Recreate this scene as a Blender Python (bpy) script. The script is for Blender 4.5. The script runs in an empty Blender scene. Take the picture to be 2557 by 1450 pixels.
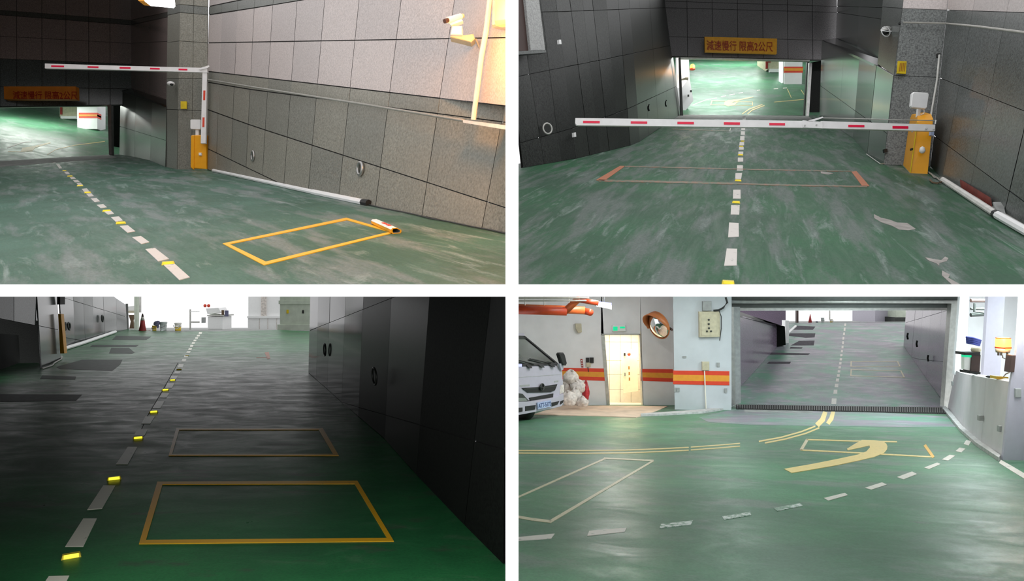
import bpy, bmesh, math, random
from mathutils import Vector as V
random.seed(7)
S = bpy.context.scene
COL = S.collection
# ------------------------------------------------------------------ camera, sky, lamps, exposure
F, CX, CY = 1800.0, 1278.5, 725.0            # focal length and centre for a 2557 x 1450 frame
CAM = V((0, 0, 2.05))
cd = bpy.data.cameras.new('camera'); cam = bpy.data.objects.new('camera', cd); COL.objects.link(cam)
cam.location = CAM; cam.rotation_euler = (math.pi/2, 0, 0)
cd.sensor_width = 36; cd.lens = 36*F/2557; cd.clip_start = .05; cd.clip_end = 400
S.camera = cam
w = bpy.data.worlds.new('overcast_sky'); S.world = w; w.use_nodes = True
w.node_tree.nodes['Background'].inputs[0].default_value = (1.0, 1.0, 1.01, 1)   # bright even overcast
w.node_tree.nodes['Background'].inputs[1].default_value = 1.25
S.view_settings.view_transform = 'Standard'; S.view_settings.look = 'None'
S.view_settings.gamma = 1; S.view_settings.use_curve_mapping = False; S.view_settings.exposure = 0

def D(u, v, d): return V(((u-CX)/F*d, d, CAM.z + (CY-v)/F*d))
def area(loc, sx, sy, power, color=(1, 1, 1), rot=(0, 0, 0), name='ceiling_and_fill_light'):
    l = bpy.data.lights.new(name, 'AREA'); l.shape = 'RECTANGLE'; l.size = sx; l.size_y = sy
    l.energy = power; l.color = color
    o = bpy.data.objects.new(name, l); COL.objects.link(o); o.location = loc; o.rotation_euler = rot
    return o
def point(loc, power, color=(1, 1, 1), r=.05, name='lamp_light'):
    l = bpy.data.lights.new(name, 'POINT'); l.energy = power; l.color = color; l.shadow_soft_size = r
    o = bpy.data.objects.new(name, l); COL.objects.link(o); o.location = loc
    return o
# fluorescent rows under the ceiling of the parking level (lower storey, white walls)
PARK = (.93, 1.0, .99)
area((3.2, 9.0, CAM.z+.20), .3, 2.4, 40, PARK)
area((7.0, 9.5, CAM.z+.20), .3, 2.4, 95, PARK)
area((2.2, 15.5, CAM.z+.20), .3, 2.4, 115, (1, .98, .96))
area((5.2, 17.5, CAM.z+.20), .3, 2.4, 85, PARK)
area((9.3, 15.0, CAM.z+.20), .3, 2.4, 95, PARK)
area((11.6, 17.0, CAM.z+.20), 1.6, 1.6, 380, (.84, 1, 1))          # inside the guard booth
area((3.55, 23.3, CAM.z-1.42), .9, .5, 42, (1, .88, .66))           # warm lamp in the lift lobby
point(D(1509, 779, 20.1), 22, (.95, .96, 1), .12)                    # glowing lamp box over the lobby door
# lamps inside the basement seen through the two ramp openings
area((9.6, 32.5, CAM.z+11.0), 4, .5, 140, (.92, 1, .97))
area((11.5, 36.0, CAM.z+12.3), 5, .5, 150, (.92, 1, .97))
area((-19.0, 28.6, CAM.z+7.7), 3, .4, 110, (.95, 1, .93))
# booth wall fill, then the tube light of the first ramp
area((8.4, 28.05, CAM.z+9.2), 1.2, .3, 90, (.95, 1, .98), (.6, .6, 0))  # added unseen lamp tilted to brighten the booth wall in the second opening
point((-7.2, 12.0, CAM.z+4.7), 40, (1, .93, .88), .7)
# ------------------------------------------------------------------ pixel <-> place helpers
class Floor:
    def __init__(s, K, a, b=0.0):
        s.K, s.a, s.b = K, a, b
        p, q, r = s(600, a+300), s(900, a+300), s(700, a+500)
        n = (q-p).cross(r-p).normalized(); s.n = n if n.z > 0 else -n
    def depth(s, u, v): return s.K/(v-(s.a+s.b*u))
    def __call__(s, u, v): return D(u, v, s.depth(u, v))
class Plane:
    def __init__(s, p, q, r):
        s.p = p; n = (q-p).cross(r-p).normalized(); s.n = n if n.dot(CAM-p) > 0 else -n
    def __call__(s, u, v, off=0):
        d = D(u, v, 1)-CAM; t = (s.p + s.n*off - CAM).dot(s.n)/d.dot(s.n); return CAM + d*t
# ------------------------------------------------------------------ materials
MATS = {}
def nodes(name):
    m = bpy.data.materials.new(name); m.use_nodes = True
    return m, m.node_tree, m.node_tree.nodes['Principled BSDF']
def N(t, kind, **kw):
    n = t.nodes.new(kind)
    for k, v in kw.items():
        if k in n.inputs: n.inputs[k].default_value = v
        else: setattr(n, k, v)
    return n
def ramp(t, src, p0, p1, c0=(0, 0, 0, 1), c1=(1, 1, 1, 1)):
    r = t.nodes.new('ShaderNodeValToRGB'); e = r.color_ramp.elements
    e[0].position, e[1].position, e[0].color, e[1].color = p0, p1, c0, c1
    t.links.new(src, r.inputs[0]); return r.outputs[0]
def mixc(t, fac, a, b):
    m = t.nodes.new('ShaderNodeMix'); m.data_type = 'RGBA'
    for s_, v in ((m.inputs[0], fac), (m.inputs[6], a), (m.inputs[7], b)):
        if hasattr(v, 'links'): t.links.new(v, s_)
        else: s_.default_value = v
    return m.outputs[2]
def c4(c): return (c[0], c[1], c[2], 1)
def plain(name, col, rough=.5, metal=0, var=.12, emit=0, scale=9, spec=.5):
    if name in MATS: return MATS[name]
    m, t, b = nodes(name)
    tc = N(t, 'ShaderNodeTexCoord'); no = N(t, 'ShaderNodeTexNoise', Scale=scale, Detail=4.0)
    t.links.new(tc.outputs['Object'], no.inputs['Vector'])
    lo = tuple(max(0, x*(1-var)) for x in col); hi = tuple(min(1, x*(1+var*.6)) for x in col)
    t.links.new(mixc(t, ramp(t, no.outputs[0], .35, .65), c4(lo), c4(hi)), b.inputs['Base Color'])
    b.inputs['Roughness'].default_value = rough; b.inputs['Metallic'].default_value = metal
    b.inputs['Specular IOR Level'].default_value = spec
    if emit:
        b.inputs['Emission Color'].default_value = c4(col); b.inputs['Emission Strength'].default_value = emit
    MATS[name] = m; return m
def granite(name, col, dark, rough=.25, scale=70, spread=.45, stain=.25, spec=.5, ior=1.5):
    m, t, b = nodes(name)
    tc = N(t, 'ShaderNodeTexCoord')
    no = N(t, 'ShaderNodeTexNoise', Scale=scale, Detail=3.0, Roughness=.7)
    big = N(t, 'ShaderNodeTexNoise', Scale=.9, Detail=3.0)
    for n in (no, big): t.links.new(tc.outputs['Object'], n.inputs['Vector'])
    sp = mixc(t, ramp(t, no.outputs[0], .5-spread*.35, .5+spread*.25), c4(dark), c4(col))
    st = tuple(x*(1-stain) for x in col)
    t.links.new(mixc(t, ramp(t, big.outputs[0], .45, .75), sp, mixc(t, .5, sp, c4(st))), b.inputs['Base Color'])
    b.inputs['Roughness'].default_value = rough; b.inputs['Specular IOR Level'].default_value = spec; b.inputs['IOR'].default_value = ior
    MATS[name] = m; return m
def floor_mat(name, green, deep, grey, wear=.5, rough=.4, rot=0, stretch=(1.6, .35), scuff=.5, spec=.5, ior=1.5):
    m, t, b = nodes(name)
    tc = N(t, 'ShaderNodeTexCoord')
    m0 = N(t, 'ShaderNodeMapping'); m0.inputs['Rotation'].default_value = (0, 0, rot)
    mp = N(t, 'ShaderNodeMapping'); mp.inputs['Scale'].default_value = (stretch[0], stretch[1], 1)
    t.links.new(tc.outputs['Object'], m0.inputs['Vector']); t.links.new(m0.outputs[0], mp.inputs['Vector'])
    big = N(t, 'ShaderNodeTexNoise', Scale=.8, Detail=5.0, Roughness=.6)
    str_ = N(t, 'ShaderNodeTexNoise', Scale=1.7, Detail=6.0, Roughness=.62)
    sc_ = N(t, 'ShaderNodeTexNoise', Scale=2.6, Detail=9.0, Roughness=.72, Distortion=.6)
    fine = N(t, 'ShaderNodeTexNoise', Scale=45.0, Detail=4.0, Roughness=.7)
    t.links.new(tc.outputs['Object'], big.inputs['Vector']); t.links.new(tc.outputs['Object'], fine.inputs['Vector'])
    t.links.new(mp.outputs[0], str_.inputs['Vector']); t.links.new(mp.outputs[0], sc_.inputs['Vector'])
    c = mixc(t, ramp(t, big.outputs[0], .38, .66), c4(deep), c4(green))
    c = mixc(t, ramp(t, str_.outputs[0], .62-wear*.2, .68-wear*.1, (0, 0, 0, 1), (.85, .85, .85, 1)), c, c4(grey))
    pale = tuple(min(1, x*1.9+.03) for x in grey)
    c = mixc(t, ramp(t, sc_.outputs[0], .55, .68, (0, 0, 0, 1), (scuff, scuff, scuff, 1)), c, c4(pale))
    dk = mixc(t, .4, c, c4((deep[0]*.5, deep[1]*.5, deep[2]*.5)))
    c = mixc(t, ramp(t, fine.outputs[0], .35, .6), dk, c)
    t.links.new(c, b.inputs['Base Color'])
    rr = ramp(t, sc_.outputs[0], .3, .75, (rough*.75,)*3+(1,), (min(1, rough*1.5),)*3+(1,))
    t.links.new(rr, b.inputs['Roughness']); b.inputs['IOR'].default_value = ior; b.inputs['Specular IOR Level'].default_value = spec
    bp = N(t, 'ShaderNodeBump', Strength=.06, Distance=.005); t.links.new(fine.outputs[0], bp.inputs['Height'])
    t.links.new(bp.outputs[0], b.inputs['Normal'])
    MATS[name] = m; return m
def worn_paint(name, col, under, amount=.3, rough=.5):
    m, t, b = nodes(name)
    tc = N(t, 'ShaderNodeTexCoord'); no = N(t, 'ShaderNodeTexNoise', Scale=16.0, Detail=6.0, Roughness=.7)
    t.links.new(tc.outputs['Object'], no.inputs['Vector'])
    t.links.new(mixc(t, ramp(t, no.outputs[0], .68-amount*.35, .75-amount*.25), c4(col), c4(under)), b.inputs['Base Color'])
    b.inputs['Roughness'].default_value = rough
    MATS[name] = m; return m
def glass(name, tint=(.9, .97, .94), alpha=.75):
    m = bpy.data.materials.new(name); m.use_nodes = True; t = m.node_tree; t.nodes.clear()
    o = t.nodes.new('ShaderNodeOutputMaterial'); a = t.nodes.new('ShaderNodeBsdfTransparent'); g = t.nodes.new('ShaderNodeBsdfGlossy')
    x = t.nodes.new('ShaderNodeMixShader'); a.inputs[0].default_value = c4(tint); g.inputs['Roughness'].default_value = .03
    x.inputs[0].default_value = 1-alpha
    t.links.new(a.outputs[0], x.inputs[1]); t.links.new(g.outputs[0], x.inputs[2]); t.links.new(x.outputs[0], o.inputs[0])
    MATS[name] = m; return m
# ------------------------------------------------------------------ geometry collector
class G:
    def __init__(s): s.v = []; s.f = []; s.m = []; s.mi = 0
    def mat(s, i): s.mi = i; return s
    def add(s, vs, fs):
        o = len(s.v); s.v += [V(x) for x in vs]; s.f += [[o+i for i in f] for f in fs]; s.m += [s.mi]*len(fs); return s
    def prism(s, pts, ext, e=0.0):
        pts = [V(p) for p in pts]; n = len(pts); ext = V(ext)
        rings = [pts, [p+ext for p in pts]]
        if e:
            c = sum(pts, V())/n
            rings = [[p+(c-p).normalized()*e*1.3 for p in pts], [p+ext.normalized()*e for p in pts], [p+ext for p in pts]]
        vs = [p for r in rings for p in r]; fs = [list(range(n))]
        for k in range(len(rings)-1):
            fs += [[k*n+i, k*n+(i+1) % n, (k+1)*n+(i+1) % n, (k+1)*n+i] for i in range(n)]
        fs.append([(len(rings)-1)*n+i for i in range(n)][::-1])
        return s.add(vs, fs)
    def box(s, c, x, y, z, e=0.0):            # centre, three half-axis vectors
        c, x, y, z = V(c), V(x), V(y), V(z)
        return s.prism([c-y-x-z, c-y+x-z, c-y+x+z, c-y-x+z], y*2, e)
    def tube(s, pts, r, n=8, cap=True):
        pts = [V(p) for p in pts]; rs = r if isinstance(r, (list, tuple)) else [r]*len(pts); vs = []; fs = []
        for i, p in enumerate(pts):
            t = (pts[min(i+1, len(pts)-1)]-pts[max(i-1, 0)]).normalized()
            a = t.cross(V((0, 0, 1)) if abs(t.z) < .9 else V((1, 0, 0))).normalized(); b = t.cross(a)
            vs += [p+(a*math.cos(k*2*math.pi/n)+b*math.sin(k*2*math.pi/n))*rs[i] for k in range(n)]
        for i in range(len(pts)-1):
            fs += [[i*n+k, i*n+(k+1) % n, (i+1)*n+(k+1) % n, (i+1)*n+k] for k in range(n)]
        if cap: fs += [list(range(n))[::-1], [(len(pts)-1)*n+k for k in range(n)]]
        return s.add(vs, fs)
    def lathe(s, prof, base, n=20, up=(0, 0, 1), cap=True):
        up = V(up).normalized(); a = up.cross(V((0, 1, 0)) if abs(up.y) < .9 else V((1, 0, 0))).normalized(); b = up.cross(a); base = V(base)
        vs = []; fs = []; k_ = len(prof)
        for r, h in prof: vs += [base+up*h+(a*math.cos(k*2*math.pi/n)+b*math.sin(k*2*math.pi/n))*r for k in range(n)]
        for i in range(k_-1): fs += [[i*n+k, i*n+(k+1) % n, (i+1)*n+(k+1) % n, (i+1)*n+k] for k in range(n)]
        if cap: fs += [list(range(n)), [(k_-1)*n+k for k in range(n)]]
        return s.add(vs, fs)
    def torus(s, c, ax, R, r, n=24, m=8):
        ax = V(ax).normalized(); a = ax.cross(V((0, 0, 1)) if abs(ax.z) < .9 else V((1, 0, 0))).normalized(); b = ax.cross(a); c = V(c); vs = []; fs = []
        for i in range(n):
            dr = a*math.cos(i*2*math.pi/n)+b*math.sin(i*2*math.pi/n)
            vs += [c+dr*(R+r*math.cos(j*2*math.pi/m))+ax*r*math.sin(j*2*math.pi/m) for j in range(m)]
        for i in range(n): fs += [[i*m+j, ((i+1) % n)*m+j, ((i+1) % n)*m+(j+1) % m, i*m+(j+1) % m] for j in range(m)]
        return s.add(vs, fs)
    def ball(s, c, x, y, z, n=14, m=9, jit=0.0, seed=0):
        rnd = random.Random(seed); c = V(c); vs = []; fs = []
        for i in range(m+1):
            th = math.pi*i/m
            for k in range(n):
                ph = 2*math.pi*k/n; j = 1+jit*(rnd.random()-.5)*(0 < i < m)
                vs.append(c+(V(x)*math.sin(th)*math.cos(ph)+V(y)*math.sin(th)*math.sin(ph)+V(z)*math.cos(th))*j)
        for i in range(m): fs += [[i*n+k, i*n+(k+1) % n, (i+1)*n+(k+1) % n, (i+1)*n+k] for k in range(n)]
        return s.add(vs, fs)
    def build(s, name, mats, parent=None, smooth=False, loc=None):
        if not isinstance(mats, (list, tuple)): mats = [mats]
        if parent is not None: o0 = WL[parent]
        elif loc is not None: o0 = V(loc)
        else:
            o0 = sum(s.v, V())/len(s.v); o0.z = min(p.z for p in s.v)
        me = bpy.data.meshes.new(name); me.from_pydata([tuple(p-o0) for p in s.v], [], s.f)
        for m in mats: me.materials.append(m)
        for p, i in zip(me.polygons, s.m): p.material_index = i; p.use_smooth = smooth
        bm = bmesh.new(); bm.from_mesh(me); bmesh.ops.remove_doubles(bm, verts=bm.verts, dist=1e-6)
        bmesh.ops.recalc_face_normals(bm, faces=bm.faces); bm.to_mesh(me); bm.free()
        o = bpy.data.objects.new(name, me); COL.objects.link(o)
        if parent is not None: o.parent = parent
        else: o.location = o0
        WL[o] = o0
        return o
WL = {}
def tag(o, label, cat=None, group=None, kind=None):
    o['label'] = label
    if cat: o['category'] = cat
    if group: o['group'] = group
    if kind: o['kind'] = kind
    return o
def thing(name, label, cat, loc, group=None):
    o = bpy.data.objects.new(name, None); COL.objects.link(o); o.location = loc; o.empty_display_size = .1
    WL[o] = V(loc); return tag(o, label, cat, group)
def px(pts, d): return [D(p[0], p[1], p[2] if len(p) > 2 else d) for p in pts]
def rect(u0, v0, u1, v1): return [(u0, v0), (u1, v0), (u1, v1), (u0, v1)]
BACK = V((0, 1, 0))
def pbox(name, pts, d, th, mat, parent=None, e=0.0, smooth=False, front=0.0):
    """outline at real depth d (front shifted towards the camera by `front` metres), th metres thick"""
    g = G().prism([p-BACK*front for p in px(pts, d)], BACK*th, e)
    return g.build(name, mat, parent, smooth)
def decal(name, pts, fl, mat, parent, h=.005):
    return G().prism([fl(*p)+fl.n*h for p in pts], -fl.n*(h+.002)).build(name, mat, parent)
def frame_decal(name, outer, inner, fl, mat, parent, h=.006):
    g = G()
    for i in range(4):
        j = (i+1) % 4
        g.prism([fl(*p)+fl.n*h for p in (outer[i], outer[j], inner[j], inner[i])], -fl.n*(h+.002))
    return g.build(name, mat, parent)
def line_decal(name, pts, wpx, fl, mat, parent, h=.005):
    """painted stripe following pixel points, wpx pixels wide"""
    g = G(); n = len(pts); L = []; R = []
    for i in range(n):
        a = V((pts[max(i-1, 0)][0], pts[max(i-1, 0)][1], 0)); b = V((pts[min(i+1, n-1)][0], pts[min(i+1, n-1)][1], 0))
        t = (b-a).normalized(); nn = V((-t.y, t.x, 0)); w_ = (wpx[i] if isinstance(wpx, (list, tuple)) else wpx)/2
        L.append((pts[i][0]+nn.x*w_, pts[i][1]+nn.y*w_)); R.append((pts[i][0]-nn.x*w_, pts[i][1]-nn.y*w_))
    for i in range(n-1):
        g.prism([fl(*p)+fl.n*h for p in (L[i], L[i+1], R[i+1], R[i])], -fl.n*(h+.002))
    return g.build(name, mat, parent)
def plf(pts):
    """piecewise linear v(u) through points, extended at both ends"""
    def f(u):
        for i in range(len(pts)-1):
            if u <= pts[i+1][0] or i == len(pts)-2:
                (a, b), (c, d) = pts[i], pts[i+1]
                return b+(d-b)*(u-a)/(c-a)
    return f
def facet_wall(name, label, cols, rows, matfn, back, th=.03, gap=.45, kind='structure', bot=None, piece='panel', slab=.12):
    """wall of stone panels. cols: (u,v) foot, (u,v) head, depth; rows: v(u) joints from top to bottom"""
    C_ = []
    for (ub, vb, ut, vt, d) in cols:
        vs = []
        for r in rows:
            v = vb
            for _ in range(6):
                u = ub+(ut-ub)*(v-vb)/(vt-vb); v = r(u)
            vs.append(max(vt, min(vb, v)))
        C_.append((ub, vb, ut, vt, d, [vt]+vs+[vb]))
    def P(c, v): return D(c[0]+(c[2]-c[0])*(v-c[1])/(c[3]-c[1]), v, c[4])
    g = G(); panels = []
    for i in range(len(C_)-1):
        a, b = C_[i], C_[i+1]
        q = [P(a, a[3]), P(b, b[3]), P(b, b[1]), P(a, a[1])]
        n = (q[1]-q[0]).cross(q[3]-q[0]).normalized()
        if n.dot(CAM-q[0]) < 0: n = -n
        nq = (q[1]-q[0]).cross(q[3]-q[0]).normalized(); warped = abs((q[2]-q[0]).dot(nq)) > .004
        if not warped: g.prism([p-n*th for p in q], -n*slab)
        for k in range(len(a[5])-1):
            va, vb_, wa, wb = a[5][k], b[5][k], a[5][k+1], b[5][k+1]
            if wa-va < .6 and wb-vb_ < .6: continue
            q = [P(a, va), P(b, vb_), P(b, wb), P(a, wa)]
            if warped:
                ms = 8; vs = [((q[0]*(1-a_/ms)+q[1]*(a_/ms))*(1-b_/ms)+(q[3]*(1-a_/ms)+q[2]*(a_/ms))*(b_/ms))-n*th for b_ in range(ms+1) for a_ in range(ms+1)]
                g.add(vs, [[b_*(ms+1)+a_, b_*(ms+1)+a_+1, (b_+1)*(ms+1)+a_+1, (b_+1)*(ms+1)+a_] for b_ in range(ms) for a_ in range(ms)])
            c = sum(q, V())/4; gm = max(.004, gap*(a[4]+b[4])/2/F)
            q2 = []
            for j in range(4):
                p, pn, pp_ = q[j], q[(j+1) % 4], q[j-1]
                e1, e2 = pn-p, pp_-p
                q2.append(p+(e1.normalized()*min(gm, e1.length*.3) if e1.length > 1e-5 else V())+(e2.normalized()*min(gm, e2.length*.3) if e2.length > 1e-5 else V()))
            panels.append((q2, n, k, i))
    w_ = g.build(name, back, loc=P(C_[0], C_[0][1])); tag(w_, label, None, None, kind)
    for q2, n, k, i in panels:
        jit = random.Random(i*31+k).uniform(0, .004)
        nd = (q2[1]-q2[0]).cross(q2[3]-q2[0]).normalized(); dev = abs((q2[2]-q2[0]).dot(nd))
        if dev > .004:                           # warped stone on a curved wall: a smooth grid instead of two flat halves
            ms = 8; vs = [((q2[0]*(1-a/ms)+q2[1]*(a/ms))*(1-b/ms)+(q2[3]*(1-a/ms)+q2[2]*(a/ms))*(b/ms)) for b in range(ms+1) for a in range(ms+1)]
            G().add(vs, [[b*(ms+1)+a, b*(ms+1)+a+1, (b+1)*(ms+1)+a+1, (b+1)*(ms+1)+a] for b in range(ms) for a in range(ms)]).build(piece, matfn(k, i), w_, True)
        else: G().prism([p-n*jit for p in q2], -n*(th-.004-jit), .004).build(piece, matfn(k, i), w_)
    return w_
def text_on(name, s, corners, mat, parent, th=.004, bold=0.0):
    """flat lettering stretched over four 3D corners (tl, tr, br, bl)"""
    cu = bpy.data.curves.new('lettering', 'FONT'); cu.body = s; cu.offset = bold; cu.resolution_u = 3
    o = bpy.data.objects.new('lettering_source', cu); COL.objects.link(o)
    dg = bpy.context.evaluated_depsgraph_get(); me = bpy.data.meshes.new_from_object(o.evaluated_get(dg))
    bpy.data.objects.remove(o); bpy.data.curves.remove(cu)
    xs = [v.co.x for v in me.vertices]; ys = [v.co.y for v in me.vertices]
    x0, x1, y0, y1 = min(xs), max(xs), min(ys), max(ys); tl, tr, br, bl = [V(c) for c in corners]
    n = (tr-tl).cross(bl-tl).normalized()
    if n.dot(CAM-tl) < 0: n = -n
    g = G(); vs = []
    for v in me.vertices:
        a = (v.co.x-x0)/(x1-x0); b = (y1-v.co.y)/(y1-y0)
        vs.append((tl*(1-a)+tr*a)*(1-b)+(bl*(1-a)+br*a)*b+n*th)
    g.add(vs, [list(p.vertices) for p in me.polygons]); bpy.data.meshes.remove(me)
    return g.build(name, mat, parent)
def stud(fl, u, v, w_, label, group, glow=False, lens=1.0):
    """reflective road stud standing on the floor"""
    p = fl(u, v); s_ = fl.depth(u, v)/F; hw = w_*s_/2; L = max(.08, hw*1.1); h = hw*.42
    fw = (fl(u, v-2)-p); fw = (fw-fl.n*fw.dot(fl.n)).normalized(); X = V((1, 0, 0)); X = (X-fw*X.dot(fw)).normalized(); n = fl.n
    t = thing('road_stud', label, 'road stud', p, group)
    a = [p-X*hw-fw*L*.5, p+X*hw-fw*L*.5, p+X*hw+fw*L*.5, p-X*hw+fw*L*.5]
    b = [p-X*hw*.86-fw*L*.22+n*h, p+X*hw*.86-fw*L*.22+n*h, p+X*hw*.86+fw*L*.25+n*h, p-X*hw*.86+fw*L*.25+n*h]
    G().add(a+b, [[0, 1, 2, 3], [4, 5, 6, 7], [0, 1, 5, 4], [1, 2, 6, 5], [2, 3, 7, 6], [3, 0, 4, 7]]).build('housing', MATS['stud_yellow'], t)
    f = [a[0]*.88+a[1]*.12, a[1]*.88+a[0]*.12, b[1]*.92+b[0]*.08, b[0]*.92+b[1]*.08]; nn = (f[1]-f[0]).cross(f[3]-f[0]).normalized()
    if nn.dot(CAM-p) < 0: nn = -nn
    lo, hi = .12, .95
    q = [f[0]*(1-lo)+f[3]*lo, f[1]*(1-lo)+f[2]*lo, f[1]*(1-hi)+f[2]*hi, f[0]*(1-hi)+f[3]*hi]
    G().prism([x+nn*.004 for x in q], -nn*.008).build('lens', MATS['stud_glint_emission' if glow else 'stud_lens'], t)
    return t
# ------------------------------------------------------------------ palette
plain('white_frame', (.93, .93, .93), .8, var=.02)
plain('white_paint', (.82, .82, .83), .6, var=.05, scale=2)
plain('pillar_paint', (.56, .59, .63), .6, var=.05, scale=2); plain('dado_paint', (.6, .575, .6), .6, var=.05, scale=2)
plain('white_plastic', (.86, .86, .86), .4, var=.03)
plain('white_metal', (.86, .85, .85), .35, var=.04)
plain('stud_yellow', (.75, .6, .03), .35); plain('stud_lens', (.95, .72, .02), .2)
m_ = plain('stud_glint_emission', (1, .92, .05), .3, emit=1.1)  # emission stands in for light the reflector lens would throw back
plain('housing_orange', (.87, .38, .004), .35, var=.04); plain('red_reflector', (.85, .006, .06), .3, var=.05)
plain('sign_orange', (.62, .2, .02), .5, var=.1, scale=4); plain('sign_red', (.32, .012, .008), .5)
plain('sign_gold', (.8, .38, .02), .5, var=.08)
plain('notice_yellow', (.72, .52, .01), .5); plain('notice_ink', (.4, .16, .01), .6)
plain('black_rubber', (.012, .012, .012), .6); plain('dark_steel', (.05, .055, .05), .45, .5); plain('steel', (.42, .42, .41), .35, .85)
plain('pale_steel', (.5, .5, .47), .4, .5); plain('grey_plastic', (.35, .36, .36), .5); plain('conduit_grey', (.3, .29, .26), .5)
plain('conduit_white', (.66, .65, .62), .5); plain('cable_black', (.02, .02, .02), .5)
plain('joint_dark', (.018, .018, .017), .8); plain('joint_grey', (.09, .085, .08), .8)
plain('brown_metal', (.05, .025, .02), .5); plain('concrete', (.3, .31, .3), .8, var=.25, scale=5); plain('plinth_green', (.12, .17, .12), .7, var=.3)
plain('stripe_red', (.72, .055, .02), .5, var=.05); plain('stripe_gold', (.78, .33, .03), .5, var=.05)
plain('pipe_red', (.5, .055, .015), .4); plain('pipe_orange', (.62, .13, .03), .4)
plain('beige_metal', (.55, .5, .36), .5, var=.12); plain('truck_white', (.46, .44, .52), .3, var=.03)
plain('lamp_white', (1, 1, 1), .5, emit=4); plain('lamp_warm', (1, .78, .12), .5, emit=1.25); plain('lamp_amber', (1, .42, .05), .4, emit=5)
plain('exit_green', (.0, .55, .25), .5, emit=.8); plain('lamp_violet', (.35, .38, 1), .5, emit=1.6)
plain('cone_red', (.33, .02, .02), .5); plain('bag_white', (.68, .62, .58), .45, var=.25, scale=14); plain('bag_red', (.5, .03, .04), .4, var=.3, scale=14)
plain('mat_tan', (.72, .55, .42), .8, var=.15, scale=3); plain('tile_cream', (.9, .85, .75), .35, var=.04); plain('door_cream', (.9, .83, .64), .45, var=.03)
plain('mirror_metal', (.85, .85, .85), .06, 1.0, var=0); plain('mirror_orange', (.45, .14, .04), .45); plain('skin', (.5, .3, .22), .6); plain('dark_cloth', (.015, .015, .02), .8)
plain('bucket_grey', (.42, .47, .46), .5); plain('bucket_white', (.78, .76, .7), .5); plain('bucket_yellow', (.72, .5, .03), .5); plain('rag_blue', (.13, .13, .22), .8)
plain('kiosk_green', (.56, .62, .52), .7, var=.1, scale=4); plain('facade_pale', (.9, .9, .9), .8, var=.02); plain('wood_brown', (.13, .08, .04), .7)
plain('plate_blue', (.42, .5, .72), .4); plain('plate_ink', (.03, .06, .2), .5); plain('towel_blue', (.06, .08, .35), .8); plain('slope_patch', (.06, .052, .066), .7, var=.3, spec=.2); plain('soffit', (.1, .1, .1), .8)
plain('curb_pale', (.5, .5, .5), .7, var=.2)
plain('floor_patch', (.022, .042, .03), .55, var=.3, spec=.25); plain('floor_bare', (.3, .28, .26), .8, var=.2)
plain('barrier_red', (.2, .03, .02), .5, var=.3); plain('yellow_fitting', (.6, .42, .04), .5)
granite('granite_pale', (.64, .565, .545), (.38, .335, .32), .45, 45, .6, .15)
granite('granite_pale_b', (.58, .52, .505), (.35, .31, .3), .45, 45, .6, .15)
granite('granite_mid', (.32, .312, .265), (.14, .136, .112), .45, 38, .6, .35)
granite('granite_mid_b', (.275, .275, .24), (.12, .12, .1), .45, 38, .6, .35)
granite('granite_band', (.2, .208, .188), (.095, .1, .09), .4, 40, .5)
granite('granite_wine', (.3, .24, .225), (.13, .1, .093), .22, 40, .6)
granite('granite_wine_band', (.1, .1, .09), (.04, .04, .036), .22, 40, .6)
granite('granite_black', (.04, .045, .041), (.007, .007, .007), .38, 34, .5, ior=1.35)
granite('granite_black_b', (.034, .038, .035), (.006, .006, .006), .38, 34, .5, ior=1.35)
granite('granite_speck', (.17, .185, .178), (.02, .022, .022), .3, 42, .5)
granite('granite_speck_b', (.145, .16, .152), (.018, .02, .02), .3, 42, .5)
granite('granite_violet', (.24, .19, .26), (.1, .08, .11), .2, 40, .6)
granite('granite_header', (.25, .24, .245), (.1, .095, .098), .16, 40, .6)
granite('granite_dado', (.1, .11, .1), (.035, .038, .035), .3, 40, .5, ior=1.3)
granite('granite_sill', (.45, .46, .45), (.2, .2, .2), .4, 40, .6)
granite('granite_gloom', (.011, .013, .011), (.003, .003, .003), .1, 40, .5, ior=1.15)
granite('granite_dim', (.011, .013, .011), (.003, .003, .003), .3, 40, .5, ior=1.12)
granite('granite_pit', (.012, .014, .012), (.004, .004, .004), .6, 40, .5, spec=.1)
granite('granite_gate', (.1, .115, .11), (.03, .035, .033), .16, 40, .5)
floor_mat('floor_teal', (.08, .175, .13), (.05, .115, .078), (.19, .225, .22), .62, .5, -.614, (1.9, .3), scuff=.55, ior=1.3)
floor_mat('floor_ramp', (.03, .12, .054), (.036, .09, .054), (.13, .155, .145), .75, .5, .323, (2.6, .2), scuff=.6, ior=1.25)
floor_mat('floor_gloom', (.03, .2, .065), (.02, .12, .045), (.065, .1, .065), .2, .36, 0, (.6, 1.4), scuff=.3, ior=1.3)
floor_mat('floor_park', (.085, .25, .13), (.075, .175, .11), (.16, .21, .18), .35, .4, .3, (.5, .8), scuff=.2, ior=1.35)
floor_mat('floor_slope', (.06, .26, .15), (.2, .18, .225), (.28, .25, .3), .35, .36, 0, (.4, 1.0), scuff=.4)
worn_paint('paint_white', (.62, .58, .54), (.2, .22, .2), .25); worn_paint('paint_white_worn', (.68, .72, .7), (.12, .24, .16), .75)
worn_paint('paint_yellow', (.82, .44, .01), (.5, .3, .03), .1); worn_paint('paint_gold', (.8, .43, .015), (.3, .2, .05), .15, .36)
worn_paint('paint_pale', (.62, .55, .4), (.35, .35, .25), .3); worn_paint('paint_rust', (.42, .13, .05), (.2, .16, .1), .35)
worn_paint('paint_faint', (.28, .13, .08), (.08, .14, .09), .75); worn_paint('paint_cream', (.72, .56, .24), (.5, .45, .22), .35)
worn_paint('paint_dash', (.82, .82, .68), (.14, .17, .13), .15, .36)
glass('clear_glass')
M = MATS
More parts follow.
